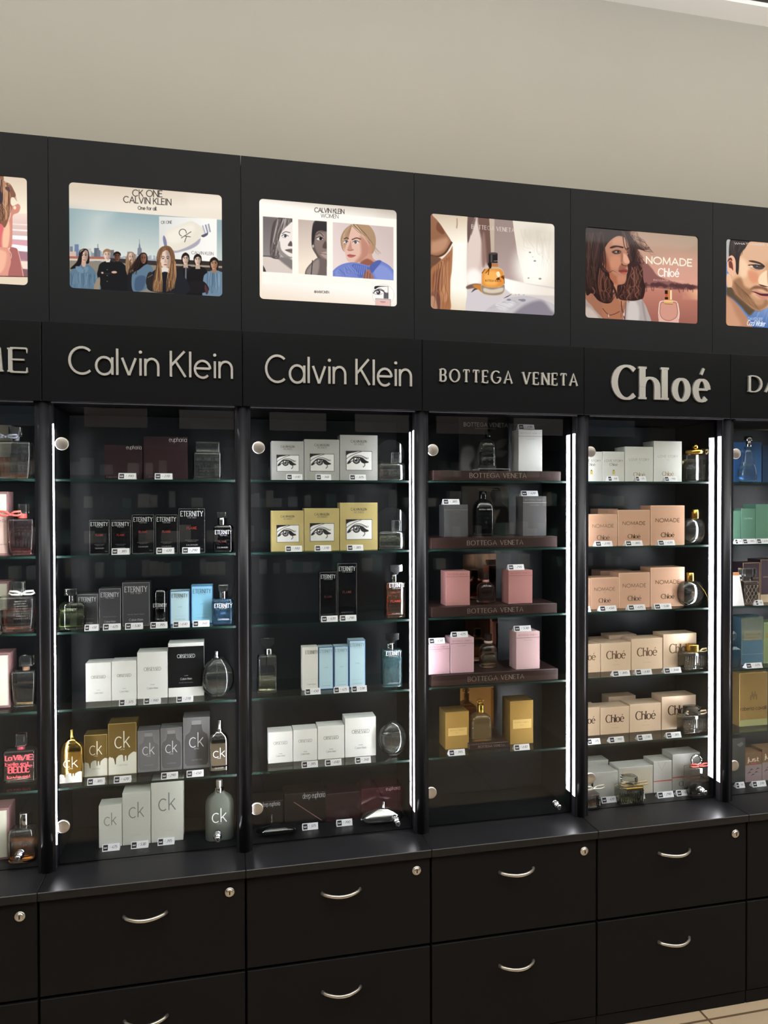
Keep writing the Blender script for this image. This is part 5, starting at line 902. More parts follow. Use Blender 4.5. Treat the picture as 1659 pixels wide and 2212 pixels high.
carton('a31','U1b',218,405,368,658,3,0,GREY,'smallest grey carton behind the pale green bottle',etg()); carton('a32','U1b',408,600,320,650,3,0,GREY,'middle grey carton',etg()); carton('a33','U1b',607,845,268,640,3,0,GREY,'tallest grey carton',etg())
bottle('a3s','U1b',(870,1000,318,625),3,0,'black deodorant stick with domed top','soft',1,.05,solid=GLK,Y=Y3,items=[('T','ETERNITY','etern',.5,.5,.86,.24,SIL),('T','for men','sans',.5,.45,.5,.08,LG),('T','Calvin Klein','sans',.5,.15,.5,.08,LG)])
air = lambda: [('F',0,.0022,(52,84,140)), ('T','ETERNITY','etern',.5,.80,.80,.2,(70,84,96)), ('T','FOR MEN','sans',.5,.755,.34,.05,(90,104,116)), ('T','AIR','sans',.5,.50,.2,.07,(90,130,160)), ('T','EAU DE TOILETTE','sans',.5,.24,.5,.03,(110,124,134)), ('T','CALVIN KLEIN','sans',.5,.14,.5,.06,(90,104,116))]
carton('a34','U1b',1015,1185,340,640,3,0,LBLUE,'shorter pale blue carton with dark blue edges',air()); carton('a35','U1b',1195,1385,296,632,3,0,MBLUE,'taller blue carton with dark blue edges',air())
bottle('a3b','U1b',(48,292,436,700),3,0,'pale green square bottle with silver neck','soft',.007,.034,glass=(236,244,220),liquid=(.72,(226,236,188)),caps=[('collar','cyl',135,192,375,440,CHROME),('cap','box',118,213,325,376,CGLASS)],items=[('T','ETERNITY','etern',.5,.70,.42,.10,(150,160,140))])
bottle('a3c','U1b',(1375,1560,405,650),3,0,'deep blue bottle with white lettering and chrome neck','soft',.008,.034,glass=(120,170,210),liquid=(.9,(40,84,130)),caps=[('collar','cyl',1440,1508,340,408,CHROME),('cap','box',1428,1512,290,340,CGLASS)],items=[('T','ETERNITY','etern',.52,.66,.8,.19,(225,232,238)),('T','FOR MEN','sans',.52,.6,.32,.05,SIL),('T','AIR','sans',.5,.40,.22,.09,(80,130,170)),('T','CALVIN KLEIN','sans',.52,.17,.5,.07,(225,232,238))])
for k, r in (('a31',(285,405,618,670)),('a32',(443,592,622,670)),('a33',(632,782,612,662)),('a3s',(848,992,607,655)),('a34',(1040,1183,592,645)),('a35',(1210,1352,586,638))): tagcard(k,'U1b',*r,3,0)
def obs(c1=(96,96,98), kind='men'): return [('T','OBSESSED','sans',.5,.60,.56,.115,c1), ('T','FOR MEN' if kind == 'men' else 'FOR WOMEN','bold',.5,.29,.14,.025,c1), ('T','Calvin Klein','sans',.5,.205,.36,.065,c1)]
carton('a41','U1b',295,515,955,1286,4,0,WHITE,'leftmost white carton',obs()); carton('a42','U1b',517,732,940,1276,4,0,WHITE,'second white carton of the same height',obs()); carton('a43','U1b',735,997,863,1266,4,0,WHITE,'taller white carton',obs())
carton('a44','U1b',1000,1306,785,1250,4,0,WHITE,'tall black carton with white ends',[('R',0,.175,1,.935,BLK),('T','OBSESSED','sans',.5,.725,.50,.10,(236,236,236)),('T','FOR MEN','bold',.5,.385,.10,.018,SIL),('T','Calvin Klein','sans',.5,.315,.32,.055,(230,230,230)),('T','EAU DE TOILETTE SPRAY','sans',.5,.255,.4,.02,LG)],dep=.055)
bottle('a4b','U1b',(1280,1566,915,1262),4,0,'round clear bottle with silver sprayer','globe',1,.05,liquid=(.56,(214,218,214)),caps=[('sprayer','spray',1392,1442,853,920,CHROME),('dip_tube','tube',1414,1420,920,1230,glassm((230,230,230)))])
for k, r in (('a42',(580,722,1240,1290)),('a43',(790,935,1225,1277)),('a44',(1070,1213,1217,1265))): tagcard(k,'U1b',*r,4,0)
GOLDC = pbr('gold_foil_carton', (136,112,60), .24, metal=.55, coat=.3); SILC = pbr('silver_carton', (132,132,136), .3, metal=.4, coat=.3)
DRIP = [(0,.32),(.06,.36),(.1,.335),(.14,.345),(.2,.31),(.24,.2),(.265,.2),(.28,.32),(.36,.37),(.46,.385),(.52,.37),(.54,.25),(.57,.25),(.58,.36),(.64,.36),(.65,.26),(.68,.26),(.70,.35),(.8,.40),(.9,.43),(1,.41),(1,0),(0,0)]
ckg = lambda: [('B',DRIP[::-1],(226,224,210)), ('F',.0006,.0008,(190,164,100)), ('T','ck','thin',.5,.52,.52,.62,(224,220,206)), ('T','one','sans',.5,.475,.16,.075,(190,180,150)), ('T','Calvin Klein','sans',.5,.17,.36,.06,(150,146,136))]
carton('a51','U1c',282,484,265,620,5,0,GOLDC,'shorter gold carton with white dripping base',ckg()); carton('a52','U1c',487,732,166,606,5,0,GOLDC,'taller gold carton with white dripping base',ckg())
BOTT = [(.14,.06),(.86,.06),(.93,.12),(.94,.55),(.90,.66),(.74,.72),(.70,.80),(.68,.95),(.32,.95),(.30,.80),(.26,.72),(.10,.66),(.06,.55),(.07,.12)]
cks = lambda col: [('B',BOTT,col), ('R',.32,.86,.68,.945,(150,150,152)), ('T','ck','thin',.5,.42,.52,.56,(226,226,228)), ('T','one','sans',.5,.375,.18,.08,(206,206,208)), ('T','CALVIN KLEIN','sans',.5,.16,.4,.045,LG)]
carton('a53','U1c',736,930,230,592,5,0,SILC,'leftmost short silver carton printed with a bottle',cks((112,110,112))); carton('a54','U1c',933,1122,206,580,5,0,SILC,'second short silver carton printed with a bottle',cks((96,94,96))); carton('a55','U1c',1126,1358,117,562,5,0,SILC,'tallest silver carton printed with a bottle',cks((84,82,84)))
gm = pbr('gold_mirror', (212,176,96), .12, metal=1); smm = pbr('silver_mirror', (190,190,194), .08, metal=1)
ckb = lambda a, b: [('T','ck','thin',.5,.36,.6,.5,a), ('T','one','sans',.5,.32,.18,.07,b)]
def golddrip(t, O, cx, cy, hw, hd, z0, z1):
    m = MB(); h = z1-z0; deco(m, [('B',[(a,.6*b) for a, b in DRIP[::-1]],(216,214,204))], cx-hw*.97, cx+hw*.97, z0, z1, cy-hd); m.build('white_base', O, t)
bottle('a5b','U1c',(75,272,300,676),5,0,'gold mirror bottle with white dripping base','shoulder',.008,.028,solid=gm,caps=[('sprayer','spray',150,196,218,306,gm)],items=ckb((240,232,210),(230,220,190)),extra=golddrip)
bottle('a5c','U1c',(1353,1516,235,577),5,0,'silver mirror bottle with white lettering','shoulder',.008,.028,solid=smm,caps=[('sprayer','spray',1415,1466,138,240,CHROME)],items=ckb((240,240,240),(230,230,230))+[('T','CALVIN KLEIN','sans',.5,.07,.44,.06,(230,230,230))])
for k, r in (('a51',(308,458,595,655)),('a52',(535,683,575,632)),('a54',(940,1083,543,600)),('a55',(1157,1302,533,588))): tagcard(k,'U1c',*r,5,0)
ckw = lambda: [('T','ck','thin',.5,.52,.52,.58,(128,128,126)), ('T','one','thin',.5,.475,.16,.07,(190,190,184)), ('T','EAU DE TOILETTE','thin',.5,.22,.34,.025,(190,190,184)), ('T','Calvin Klein','thin',.5,.175,.36,.06,(186,186,180))]
carton('a61','U1c',407,607,866,1224,6,0,CREAM,'smallest off-white carton',ckw()); carton('a62','U1c',609,851,757,1204,6,0,CREAM,'middle off-white carton',ckw()); carton('a63','U1c',854,1129,664,1170,6,0,CREAM,'tallest off-white carton',ckw())
FROST = pbr('frosted_glass', (96,101,92), .4, trans=.3, spec=.4)
bottle('a6b','U1c',(1317,1559,745,1203),6,0,'frosted flask bottle with silver screw cap','shoulder',.018,.036,solid=FROST,caps=[('neck_ring','cyl',1400,1475,706,750,CHROME),('cap','cyl',1408,1464,648,706,SATIN)],items=[('T','ck','thin',.5,.40,.5,.5,(232,234,232)),('T','one','thin',.5,.36,.16,.06,(200,204,200))])
for k, r in (('a61',(437,585,1200,1258)),('a62',(682,830,1180,1235)),('a63',(910,1053,1150,1205))): tagcard(k,'U1c',*r,6,0)
# ======================= three-portraits-poster cabinet =======================
EYE = paint_eye(); SILW = pbr('silver_satin_carton', (196,196,193), .3, metal=.35); GOLW = pbr('pale_gold_carton', (206,188,128), .3, metal=.35)
ckwm = lambda: [('T','CALVIN KLEIN','bold',.5,.835,.42,.062,(84,80,78)), ('T','WOMEN','sans',.5,.775,.26,.055,(110,106,104)), ('P',EYE,.15,.22,.86,.655)]
for s, (yb, mat, nm, y3) in enumerate(((713,SILW,'silver',(353,337,297)),(1368,GOLW,'pale gold',(992,970,918)))):
    for k, (xl, xr) in enumerate(((238,538),(541,864),(868,1216))):
        carton('b%d%d' % (s+1, k+1),'U2a',xl,xr,y3[k],yb,s+1,1,mat,('smallest','middle','largest')[k]+' %s carton printed with an eye' % nm,ckwm(),dep=.05)
THIN = glassm((250,252,252))
bottle('b1b','U2a',(1220,1468,555,718),1,1,'low clear bottle of pink liquid with clear disc behind','soft',.004,.03,liquid=(.6,(240,206,206)),caps=[('cap','box',1346,1420,457,555,CGLASS),('disc','disc',1222,1470,335,590,THIN)])
bottle('b2b','U2a',(1222,1466,1180,1356),2,1,'low clear bottle of pale yellow liquid with clear disc behind','soft',.004,.03,liquid=(.75,(238,240,206)),caps=[('cap','box',1352,1425,1080,1180,CGLASS),('disc','disc',1205,1498,958,1250,THIN)])
for k, r, s in (('b11',(380,525,675,710),1),('b12',(650,790,683,713),1),('b13',(960,1110,685,713),1),('b21',(370,522,1325,1370),2),('b22',(640,790,1318,1365),2),('b23',(938,1085,1310,1358),2)): tagcard(k,'U2a',*r,s,1)
flw = lambda: [('F',.0004,.0012,SILF), ('T','ETERNITY','etern',.5,.865,.82,.22,SIL), ('T','FOR WOMEN','sans',.5,.835,.5,.06,LG), ('T','FLAME','etern',.5,.47,.44,.12,(110,56,52)), ('T','EAU DE PARFUM SPRAY','sans',.5,.13,.6,.03,LG), ('T','CALVIN KLEIN','sans',.5,.065,.54,.075,SIL)]
carton('b31','U2b',682,841,192,642,3,1,NAVYBLK,'shorter slim black carton',flw(),dep=.038); carton('b32','U2b',845,1026,112,638,3,1,NAVYBLK,'taller slim black carton',flw(),dep=.042)
etb = lambda: [('T','ETERNITY','etern',.56,.86,.74,.2,(228,230,232)), ('T','FOR WOMEN','sans',.56,.81,.44,.05,SIL)]
bottle('b3b','U2b',(1285,1467,283,638),3,1,'tall orange bottle with key-shaped stopper','block',.004,.034,glass=(250,226,206),liquid=(.93,(244,150,96),.9),caps=[('collar','cyl',1340,1406,216,284,CHROME),('stopper','key',1328,1442,128,216,CHROME)],items=etb()+[('T','FLAME','etern',.5,.44,.5,.10,(210,80,60)),('T','CALVIN KLEIN','sans',.55,.1,.5,.06,SIL)])
bottle('b4b','U2b',(110,290,955,1312),4,1,'tall clear bottle with key-shaped stopper','block',.004,.034,liquid=(.42,(232,234,196)),caps=[('collar','cyl',178,246,895,957,CHROME),('stopper','key',140,266,803,896,CGLASS),('dip_tube','tube',196,202,957,1270,glassm((235,235,235)))])
bottle('b4c','U2b',(1255,1437,903,1262),4,1,'tall teal bottle with key-shaped stopper','block',.004,.034,glass=(170,216,222),liquid=(.95,(80,150,166),.9),caps=[('collar','cyl',1305,1376,845,905,CHROME),('stopper','key',1293,1412,756,846,CHROME)],items=etb()+[('T','CALVIN KLEIN','sans',.55,.1,.5,.06,SIL)])
airw = lambda: [('F',0,.0020,(56,82,134)), ('T','ETERNITY','etern',.5,.865,.82,.2,(110,128,146)), ('T','FOR WOMEN','sans',.5,.83,.5,.05,(120,138,154)), ('T','AIR','sans',.5,.50,.26,.08,(92,112,140)), ('T','EAU DE PARFUM','sans',.5,.16,.56,.03,(110,128,146)), ('T','CALVIN KLEIN','sans',.5,.075,.56,.07,(100,118,140))]
carton('b41','U2b',520,669,884,1280,4,1,CREAM,'slim white carton beside the blue ones',[('T','ETERNITY','etern',.6,.84,.76,.22,(120,118,114)),('T','EAU DE PARFUM SPRAY','sans',.58,.25,.66,.03,(140,138,134)),('T','Calvin Klein','sans',.58,.12,.56,.10,(110,108,104))],dep=.034)
carton('b42','U2b',672,810,882,1272,4,1,LBLUE,'left of the two short slim blue cartons',airw(),dep=.034); carton('b43','U2b',815,950,874,1264,4,1,LBLUE,'right of the two short slim blue cartons',airw(),dep=.034); carton('b44','U2b',953,1106,820,1254,4,1,LBLUE,'tallest slim blue carton',airw(),dep=.038)
for k, r, s in (('b31',(700,850,603,650),3),('b32',(872,1022,598,645),3),('b41',(550,693,1250,1302),4),('b43',(815,955,1237,1285),4),('b44',(980,1118,1225,1270),4)): tagcard(k,'U2b',*r,s,1)
obw = lambda: obs((92,92,96),'w')
for k, xl, xr, yt, yb, d in (('b51',208,437,344,630,'leftmost of the two smallest white cartons'),('b52',439,662,323,616,'rightmost of the two smallest white cartons'),('b53',665,911,290,592,'third white carton, a step taller'),('b54',915,1201,212,572,'largest white carton beside the egg bottle')): carton(k,'U2c',xl,xr,yt,yb,5,1,WHITE,d,obw(),dep=.05)
bottle('b5b','U2c',(1230,1490,245,605),5,1,'clear egg-shaped bottle','egg',1,.05,liquid=(.60,(222,226,224)),caps=[('dip_tube','tube',1340,1348,330,560,glassm((235,235,235)))])
for k, r in (('b52',(520,668,580,632)),('b53',(735,885,562,612)),('b54',(1012,1155,540,592))): tagcard(k,'U2c',*r,5,1)
DKB = pbr('near_black_carton', (22,18,20), .3, coat=.3); MAR2 = pbr('deep_maroon_carton', (42,24,30), .26, coat=.4); MAR3 = pbr('shiny_plum_carton', (74,30,42), .16, metal=.5, coat=.5)
ROWY[(6,1)] = .055
de = lambda x: [('T','deep euphoria','thin',x,.82,.54,.14,(196,196,198)), ('B',[(.22,.74),(.25,.74),(.93,.08),(.90,.08)],(150,110,110))]
carton('b61','U2c',45,352,985,1200,6,1,DKB,'low black carton behind the hinge cap',de(.62)[:1],dep=.07); carton('b62','U2c',356,736,905,1198,6,1,DKB,'wide black carton with a diagonal pink line',de(.72),dep=.07); carton('b63','U2c',738,1058,905,1180,6,1,MAR2,'plain dark maroon carton',(),dep=.07); carton('b64','U2c',1062,1440,855,1170,6,1,MAR3,'shiny plum carton behind the silver bottle',[('T','euphoria','thin',.78,.88,.34,.09,(170,140,144))],dep=.07)
bottle('b6b','U2c',(95,470,1190,1300),6,1,'black lens-shaped bottle lying low','lens',1,.05,solid=GLK,Y=-.012,caps=[('sprayer','spray',232,262,1100,1192,GLK)])
bottle('b6c','U2c',(1058,1462,1045,1218),6,1,'silver lens-shaped bottle with nozzle','lens',1,.05,solid=pbr('silver_lens', (206,206,206), .1, metal=1),Y=-.010,caps=[('sprayer','spray',1252,1294,982,1052,CHROME)])
tagcard('b62','U2c',525,670,1180,1245,6,1); tagcard('b63','U2c',840,985,1150,1210,6,1)
# ======================= amber-bottle-poster cabinet =======================
WOOD = pbr('dark_wood', (46,30,28), .35, coat=.2, grain=(3,60,60), nscale=4)
def plinth(c, xl, xr, yt, yb, sh, desc, lab=True):
    Y = -.030; x0, x1 = at(*q(c, xl, (yt+yb)/2), Y)[0], at(*q(c, xr, (yt+yb)/2), Y)[0]; z0 = ZT[sh]+.0002; h = at(*q(c, (xl+xr)/2, yt), Y)[2]-at(*q(c, (xl+xr)/2, yb), Y)[2]; z1 = z0+h
    m = MB(); m.box(x0, x1, Y, Y+.15, z0, z1, WOOD, .001); deco(m, [('T','BOTTEGA VENETA','serif',.5,.30,.44,.034,(150,136,128))], x0, x1, z0, z1, Y); o = m.build('display_plinth', ((x0+x1)/2, Y+.075, z0)); tag(o, desc+', '+place(sh,2), 'display stand', 'dark wooden display plinths'); return z1
pl1 = plinth('U3a',158,1398,620,717,1,'dark wooden plinth bar with pale capitals'); pl2 = plinth('U3a',138,1362,1270,1378,2,'dark wooden plinth bar with pale capitals'); pl3 = plinth('U3b',145,1360,530,628,3,'dark wooden plinth bar with pale capitals'); pl4 = plinth('U3b',145,1370,1185,1295,4,'dark wooden plinth bar with pale capitals')
def card(c, xl, xr, yt, sh, Z, Y, desc, paint=None, mat=None, dep=.004):
    x0, x1 = at(*q(c, xl, yt), Y)[0], at(*q(c, xr, yt), Y)[0]; z1 = at(*q(c, (xl+xr)/2, yt), Y)[2]
    z1 = min(z1, ZT[sh]+.19 if sh > 1 else z1); m = MB(); m.box(x0, x1, Y, Y+dep, Z+.0003, z1, mat or pbr('card_back', (40,38,38), .5))
    if paint: m.grid(paint, x0+.001, x1-.001, Z+.001, z1-.001, Y-.0004, printed('printed_picture'))
    o = m.build('display_card', ((x0+x1)/2, Y, Z+.0003)); tag(o, desc+', '+place(sh,2), 'display card', 'standing display cards'); return o
cv = Canvas(96, 104); cv.a[:] = (26,26,28); cv.poly([(2,102),(2,64),(12,54),(26,56),(30,74),(20,90),(24,104)], (126,124,122), 10, .9); cv.poly([(28,104),(34,60),(42,56),(40,84),(60,96),(60,104)], (92,90,90), 8, .9); cv.poly([(70,46),(92,38),(90,52),(76,60),(94,62),(84,74),(66,70)], (104,102,100), 6, .8); cv.poly([(30,34),(46,30),(50,60),(36,60)], (44,44,46), 10); cv.text('BOTTEGA VENETA', (8,16), (94,16), 7, (190,188,186), 1.1, .3); cv.line([(30,20),(70,20)], 1, (120,120,120))
card('U3a',413,890,100,1,pl1,.085,'dark standing card with white capitals and pale shapes',cv)
bottle('c1b','U3a',(604,776,290,575),1,2,'clear domed bottle with dark slim cap','dome',1,.045,liquid=(.5,(196,198,200)),Z=pl1+.009,Y=.02,caps=[('cap','cyl',672,722,215,292,GLK)])
m = MB(); Yr = .015; xa, xb = at(*q('U3a',600,590),Yr)[0], at(*q('U3a',906,590),Yr)[0]; acr = pbr('acrylic', (150,152,156), .15, spec=.6); m.box(xa, xb, Yr, Yr+.055, pl1+.0070, pl1+.0090, acr); m.box(xa, xa+.002, Yr, Yr+.055, pl1+.0003, pl1+.0070, acr); m.box(xb-.002, xb, Yr, Yr+.055, pl1+.0003, pl1+.0070, acr); tag(m.build('acrylic_riser', ((xa+xb)/2, Yr+.03, pl1)), 'small grey acrylic riser under the domed bottle, '+place(1,2), 'riser')
bv = lambda col, hom=None: [('R',0,.835,1,.845,tuple(int(v*.7) for v in col)), ('T','BOTTEGA VENETA','serif',.5,.895,.80,.052,tuple(int(v*.62) for v in col))]+([('T',hom,'sans',.5,.765,.34,.03,tuple(int(v*.62) for v in col))] if hom else [])
def bvbox(key, c, xl, xr, yt, yb, sh, Z, col, desc, hom=None, ink=None, Y=None, rough=.35, metal=0):
    it = bv(ink or col, hom); 
    Yb = Y if Y is not None else min(max(atz(*q(c,(xl+xr)/2,yb),Z+.0003)[1], -.02), .06)
    return carton(key,c,xl,xr,yt,yb,sh,2,pbr('woven_carton',col,rough,metal=metal,noise=.08,nscale=500),desc,it,dep=.055,Y=Yb,Z=Z+.0002)
bvbox('c11','U3a',985,1218,215,618,1,pl1,(206,206,204),'tall white carton on the plinth','EAU DE TOILETTE',Y=.012)
tagcard(None,'U3a',988,1145,172,212,atop='c11')
cv2 = Canvas(96, 104); cv2.a[:] = (104,94,86); cv2.poly([(56,104),(70,70),(60,52),(64,40),(58,20),(62,6),(74,4),(80,14),(80,34),(94,52),(96,104)], (24,20,20), 2); cv2.poly([(62,44),(68,50),(78,50),(68,70),(62,60)], (150,130,112), 5, .8); cv2.line([(34,6),(72,7)], 1, (170,162,152)); cv2.line([(46,10),(60,10)], 1, (170,162,152))
card('U3a',432,896,742,2,pl2,.085,'brown standing card with a dark male silhouette',cv2)
bvbox('c21','U3a',268,498,942,1265,2,pl2,(74,73,75),'shorter dark grey carton on the plinth','POUR HOMME',(190,188,186),Y=-.004); bvbox('c22','U3a',1027,1258,860,1260,2,pl2,(78,77,78),'taller dark grey carton on the plinth','POUR HOMME',(230,228,226),Y=-.004)
bottle('c2b','U3a',(562,742,885,1262),2,2,'black shouldered bottle with black cap','dome',.012,.045,solid=GLK,Z=pl2,Y=.006,caps=[('cap','cyl',613,682,812,890,GLK)],items=[('T','BOTTEGA VENETA','serif',.5,.70,.66,.06,(220,220,220))])
tagcard(None,'U3a',258,418,895,938,atop='c21'); tagcard(None,'U3a',1018,1180,808,852,atop='c22')
MIR = pbr('bronze_mirror', (150,118,100), .06, metal=1)
bvbox('c31','U3b',283,517,197,530,3,pl3,(172,121,119),'left rose pink carton on the plinth'); bvbox('c32','U3b',888,1123,187,512,3,pl3,(170,119,117),'right rose pink carton on the plinth'); tagcard(None,'U3b',890,1045,120,170,atop='c32')
bottle('c3b','U3b',(592,770,298,503),3,2,'small domed bottle of dark liquid with brown cap','dome',1,.042,glass=(236,222,218),liquid=(.9,(120,62,60),.9),Z=pl3,Y=.02,caps=[('neckband','cyl',645,708,276,300,pbr('rose_ribbon', (206,150,146), .5)),('cap','cyl',640,702,212,277,pbr('brown_cap', (58,44,44), .3, metal=.4)),('ribbon','box',660,684,298,344,pbr('rose_ribbon', (206,150,146), .5))])
card('U3b',445,768,30,3,pl3,.09,'bronze mirror card behind the small dark bottle',mat=MIR)
PINK = (206,168,178)
bvbox('c41','U3b',100,322,905,1215,4,pl4,PINK,'smallest pale pink carton at the left',' ' and 'EAU LEGERE',(170,120,130)); bvbox('c42','U3b',326,556,842,1190,4,pl4,PINK,'middle pale pink carton','EAU LEGERE',(170,120,130)); bvbox('c43','U3b',963,1193,782,1165,4,pl4,(214,180,184),'right pale pink carton','EAU LEGERE',(180,136,140))
for k, r in (('c41',(122,277,828,875)),('c42',(340,500,780,830)),('c43',(948,1112,718,765))): tagcard(None,'U3b',*r,atop=k)
bottle('c4b','U3b',(618,790,888,1165),4,2,'clear domed bottle of peach liquid with brown cap','dome',1,.042,liquid=(.56,(244,206,172),.82),Z=pl4,Y=.02,caps=[('neckband','cyl',662,740,868,890,pbr('cream_ribbon', (226,206,196), .5)),('cap','cyl',668,735,805,869,pbr('brown_cap', (58,44,44), .3, metal=.4))])
card('U3b',470,786,662,4,pl4,.09,'bronze mirror card behind the peach bottle',mat=MIR)
GOLDB = pbr('gold_woven_carton', (196,158,88), .26, metal=.55, noise=.06, nscale=600)
knot = [('R',.12,.36,.92,.57,(206,172,104)), ('T','BOTTEGA VENETA','serif',.5,.49,.6,.045,(126,98,46)), ('T','KNOT','serif',.5,.425,.14,.03,(126,98,46))]
carton('c51','U3c',277,508,347,708,5,2,GOLDB,'shorter gold carton beside the gold bottle',knot,dep=.065); carton('c52','U3c',904,1131,240,660,5,2,GOLDB,'taller gold carton at the right',knot,dep=.065,Y=row_y(5,2,'U3c',1015,660))
Zk = ZT[5]; Yk = row_y(5,2,'U3c',700,705); xa, xb = at(*q('U3c',514,660),Yk)[0], at(*q('U3c',896,660),Yk)[0]; zk = Zk+.017; m = MB(); m.box(xa, xb, Yk, Yk+.12, Zk+.0002, zk, WOOD, .001); deco(m, [('T','BOTTEGA VENETA','serif',.55,.3,.66,.05,(160,140,128))], xa, xb, Zk, zk, Yk); tag(m.build('display_plinth', ((xa+xb)/2, Yk+.06, Zk)), 'small dark wooden plinth under the gold bottle, '+place(5,2), 'display stand', 'dark wooden display plinths')
GF = pbr('gold_metal', (214,172,84), .2, metal=1)
bottle('c5b','U3c',(524,722,352,622),5,2,'gold domed bottle with knotted gold stopper','dome',.012,.045,glass=(250,220,160),liquid=(.75,(236,170,70),.62),Z=zk,Y=Yk+.012,caps=[('neck','cyl',597,656,275,355,GF),('knot','loops',590,652,208,275,GF)])
card('U3c',422,746,112,5,zk,Yk+.10,'bronze mirror card behind the gold bottle',mat=pbr('gold_mirror_card', (176,138,90), .06, metal=1))
tagcard('c51','U3c',315,472,680,740,5,2); tagcard('c52','U3c',950,1098,637,692,5,2)
# ======================= curly-hair-poster cabinet =======================
PEACH = pbr('peach_carton', (208,164,138), .3, metal=.2); BEIGE = pbr('beige_carton', (216,188,160), .32, metal=.15); LOVE = pbr('pearl_white_carton', (222,222,216), .34, metal=.15); PEARL = pbr('pearl_grey_carton', (208,206,200), .36, metal=.1)
FB, FG = (92,78,66), FOIL((150,126,92))
lsA = [('T','LOVE STORY','wide',.5,.66,.86,.088,(104,100,94)), ('T','Chlo\u00e9','chloe',.5,.525,.36,.11,(120,112,100)), ('R',.44,.24,.56,.36,(196,176,100)), ('R',.47,.36,.53,.39,(60,56,40)), ('T','EAU DE PARFUM','sans',.5,.18,.4,.025,(170,168,160))]
lsB = [('T','LOVE STORY','wide',.5,.60,.70,.07,(150,148,142)), ('T','DE','sans',.5,.52,.1,.04,(170,166,160)), ('T','Chlo\u00e9','chloe',.5,.15,.40,.13,(160,140,104))]
carton('d11','U4a',112,337,405,708,1,3,LOVE,'leftmost small white carton, half behind the post',lsA); carton('d12','U4a',340,564,405,708,1,3,LOVE,'second small white carton',lsA); carton('d13','U4a',568,859,355,708,1,3,LOVE,'middle white carton',lsB); carton('d14','U4a',863,1153,298,708,1,3,LOVE,'tallest white carton',lsB)
bottle('d1b','U4a',(1186,1392,430,710),1,3,'tall clear ribbed bottle with gold collar and ribbon','block',.006,.036,liquid=(.8,(224,212,184)),caps=[('collar','cyl',1200,1385,388,432,GF),('cap','ball',1268,1332,318,402,GF),('ribbon','bow',1340,1450,380,460,pbr('gold_ribbon', (206,184,140), .5))])
for k, r in (('d12',(400,510,683,708)),('d13',(685,790,680,708)),('d14',(980,1110,680,708))): tagcard(k,'U4a',*r,1,3)
nom = [('F',.0006,.0011,(240,204,170)), ('T','NOMADE','wide',.5,.58,.74,.105,FB), ('T','DE','sans',.5,.5,.1,.035,(150,114,90)), ('T','Chlo\u00e9','chloe',.5,.20,.42,.14,FB)]
nomg = [('F',.0006,.0011,(240,204,170)), ('T','NOMADE','wide',.5,.58,.70,.095,FG), ('T','DE','sans',.5,.5,.1,.035,(180,140,110)), ('T','Chlo\u00e9','chloe',.5,.20,.38,.12,FG)]
carton('d21','U4a',198,491,1047,1375,2,3,PEACH,'smallest peach carton',nom); carton('d22','U4a',495,826,1003,1372,2,3,PEACH,'middle peach carton',nomg,dep=.06); carton('d23','U4a',830,1180,957,1368,2,3,PEACH,'largest peach carton',nomg,dep=.06); carton('d24','U4a',290,500,990,1300,2,3,PEACH,'peach carton peeking from the back row',(),Y=.08,dep=.05)
FGL = glassm((252,246,240))
bottle('d2b','U4a',(1195,1460,1090,1372),2,3,'round clear bottle with gold spray head','bowl',1,.05,liquid=(.66,(246,226,210)),caps=[('sprayer','cyl',1296,1382,998,1092,GF)])
for k, r in (('d21',(270,445,1335,1378)),('d22',(580,755,1328,1375)),('d23',(915,1085,1325,1370))): tagcard(k,'U4a',*r,2,3)
carton('d31','U4b',218,503,273,592,3,3,PEACH,'smallest peach carton before the back row',nom); carton('d30','U4b',60,216,285,594,3,3,PEACH,'peach carton mostly hidden by the post',nom); carton('d32','U4b',505,826,222,580,3,3,PEACH,'middle peach carton',nom,dep=.06); carton('d33','U4b',829,1181,168,572,3,3,PEACH,'largest peach carton behind the round bottle',nomg,dep=.06)
carton('d34','U4b',315,640,200,520,3,3,PEACH,'peach carton in the back row',(),Y=ROWY[(3,3)]+.085,dep=.06)
bottle('d3b','U4b',(1124,1382,308,592),3,3,'round clear bottle with gold cap and hanging charm','bowl',1,.05,liquid=(.58,(246,226,210)),caps=[('cap','cyl',1214,1294,218,312,GF)],extra=lambda t, O, cx, cy, hw, hd, z0, z1: MB().tube([(cx+hw*.3,cy-hd*.7,z1-.004),(cx+hw*.8,cy-hd*.9,z1-.03),(cx+hw*1.02,cy-hd*.95,z0+.03),(cx+hw*1.08,cy-hd*.95,z0+.006)], .0012, GF).build('charm_cord', O, t))
for k, r in (('d30',(190,222,570,612)),('d31',(315,487,560,605)),('d32',(607,783,557,602)),('d33',(877,1050,540,580))): tagcard(k,'U4b',*((r[0]-110,)+r[1:] if k == 'd30' else r),3,3)
chl = lambda ink=(86,66,48): [('T','Chlo\u00e9','chloe',.5,.44,.62,.24,ink), ('T','DE','sans',.5,.34,.08,.03,(150,120,96)), ('T','EAU DE PARFUM','sans',.5,.22,.22,.025,(160,132,108))]
def chrow(p, c, rows, sh, ink):
    for k, xl, xr, yt, yb, d in rows: carton(p+k,c,xl,xr,yt,yb,sh,3,BEIGE,d,chl(ink),dep=.06)
chrow('d4','U4b',(('1',40,318,955,1250,'beige carton cut off by the post'),('2',322,630,940,1246,'second beige carton from the left'),('3',634,955,897,1225,'third beige carton from the left'),('4',960,1302,847,1200,'tallest beige carton behind the ribbed bottle')),4,(104,80,58))
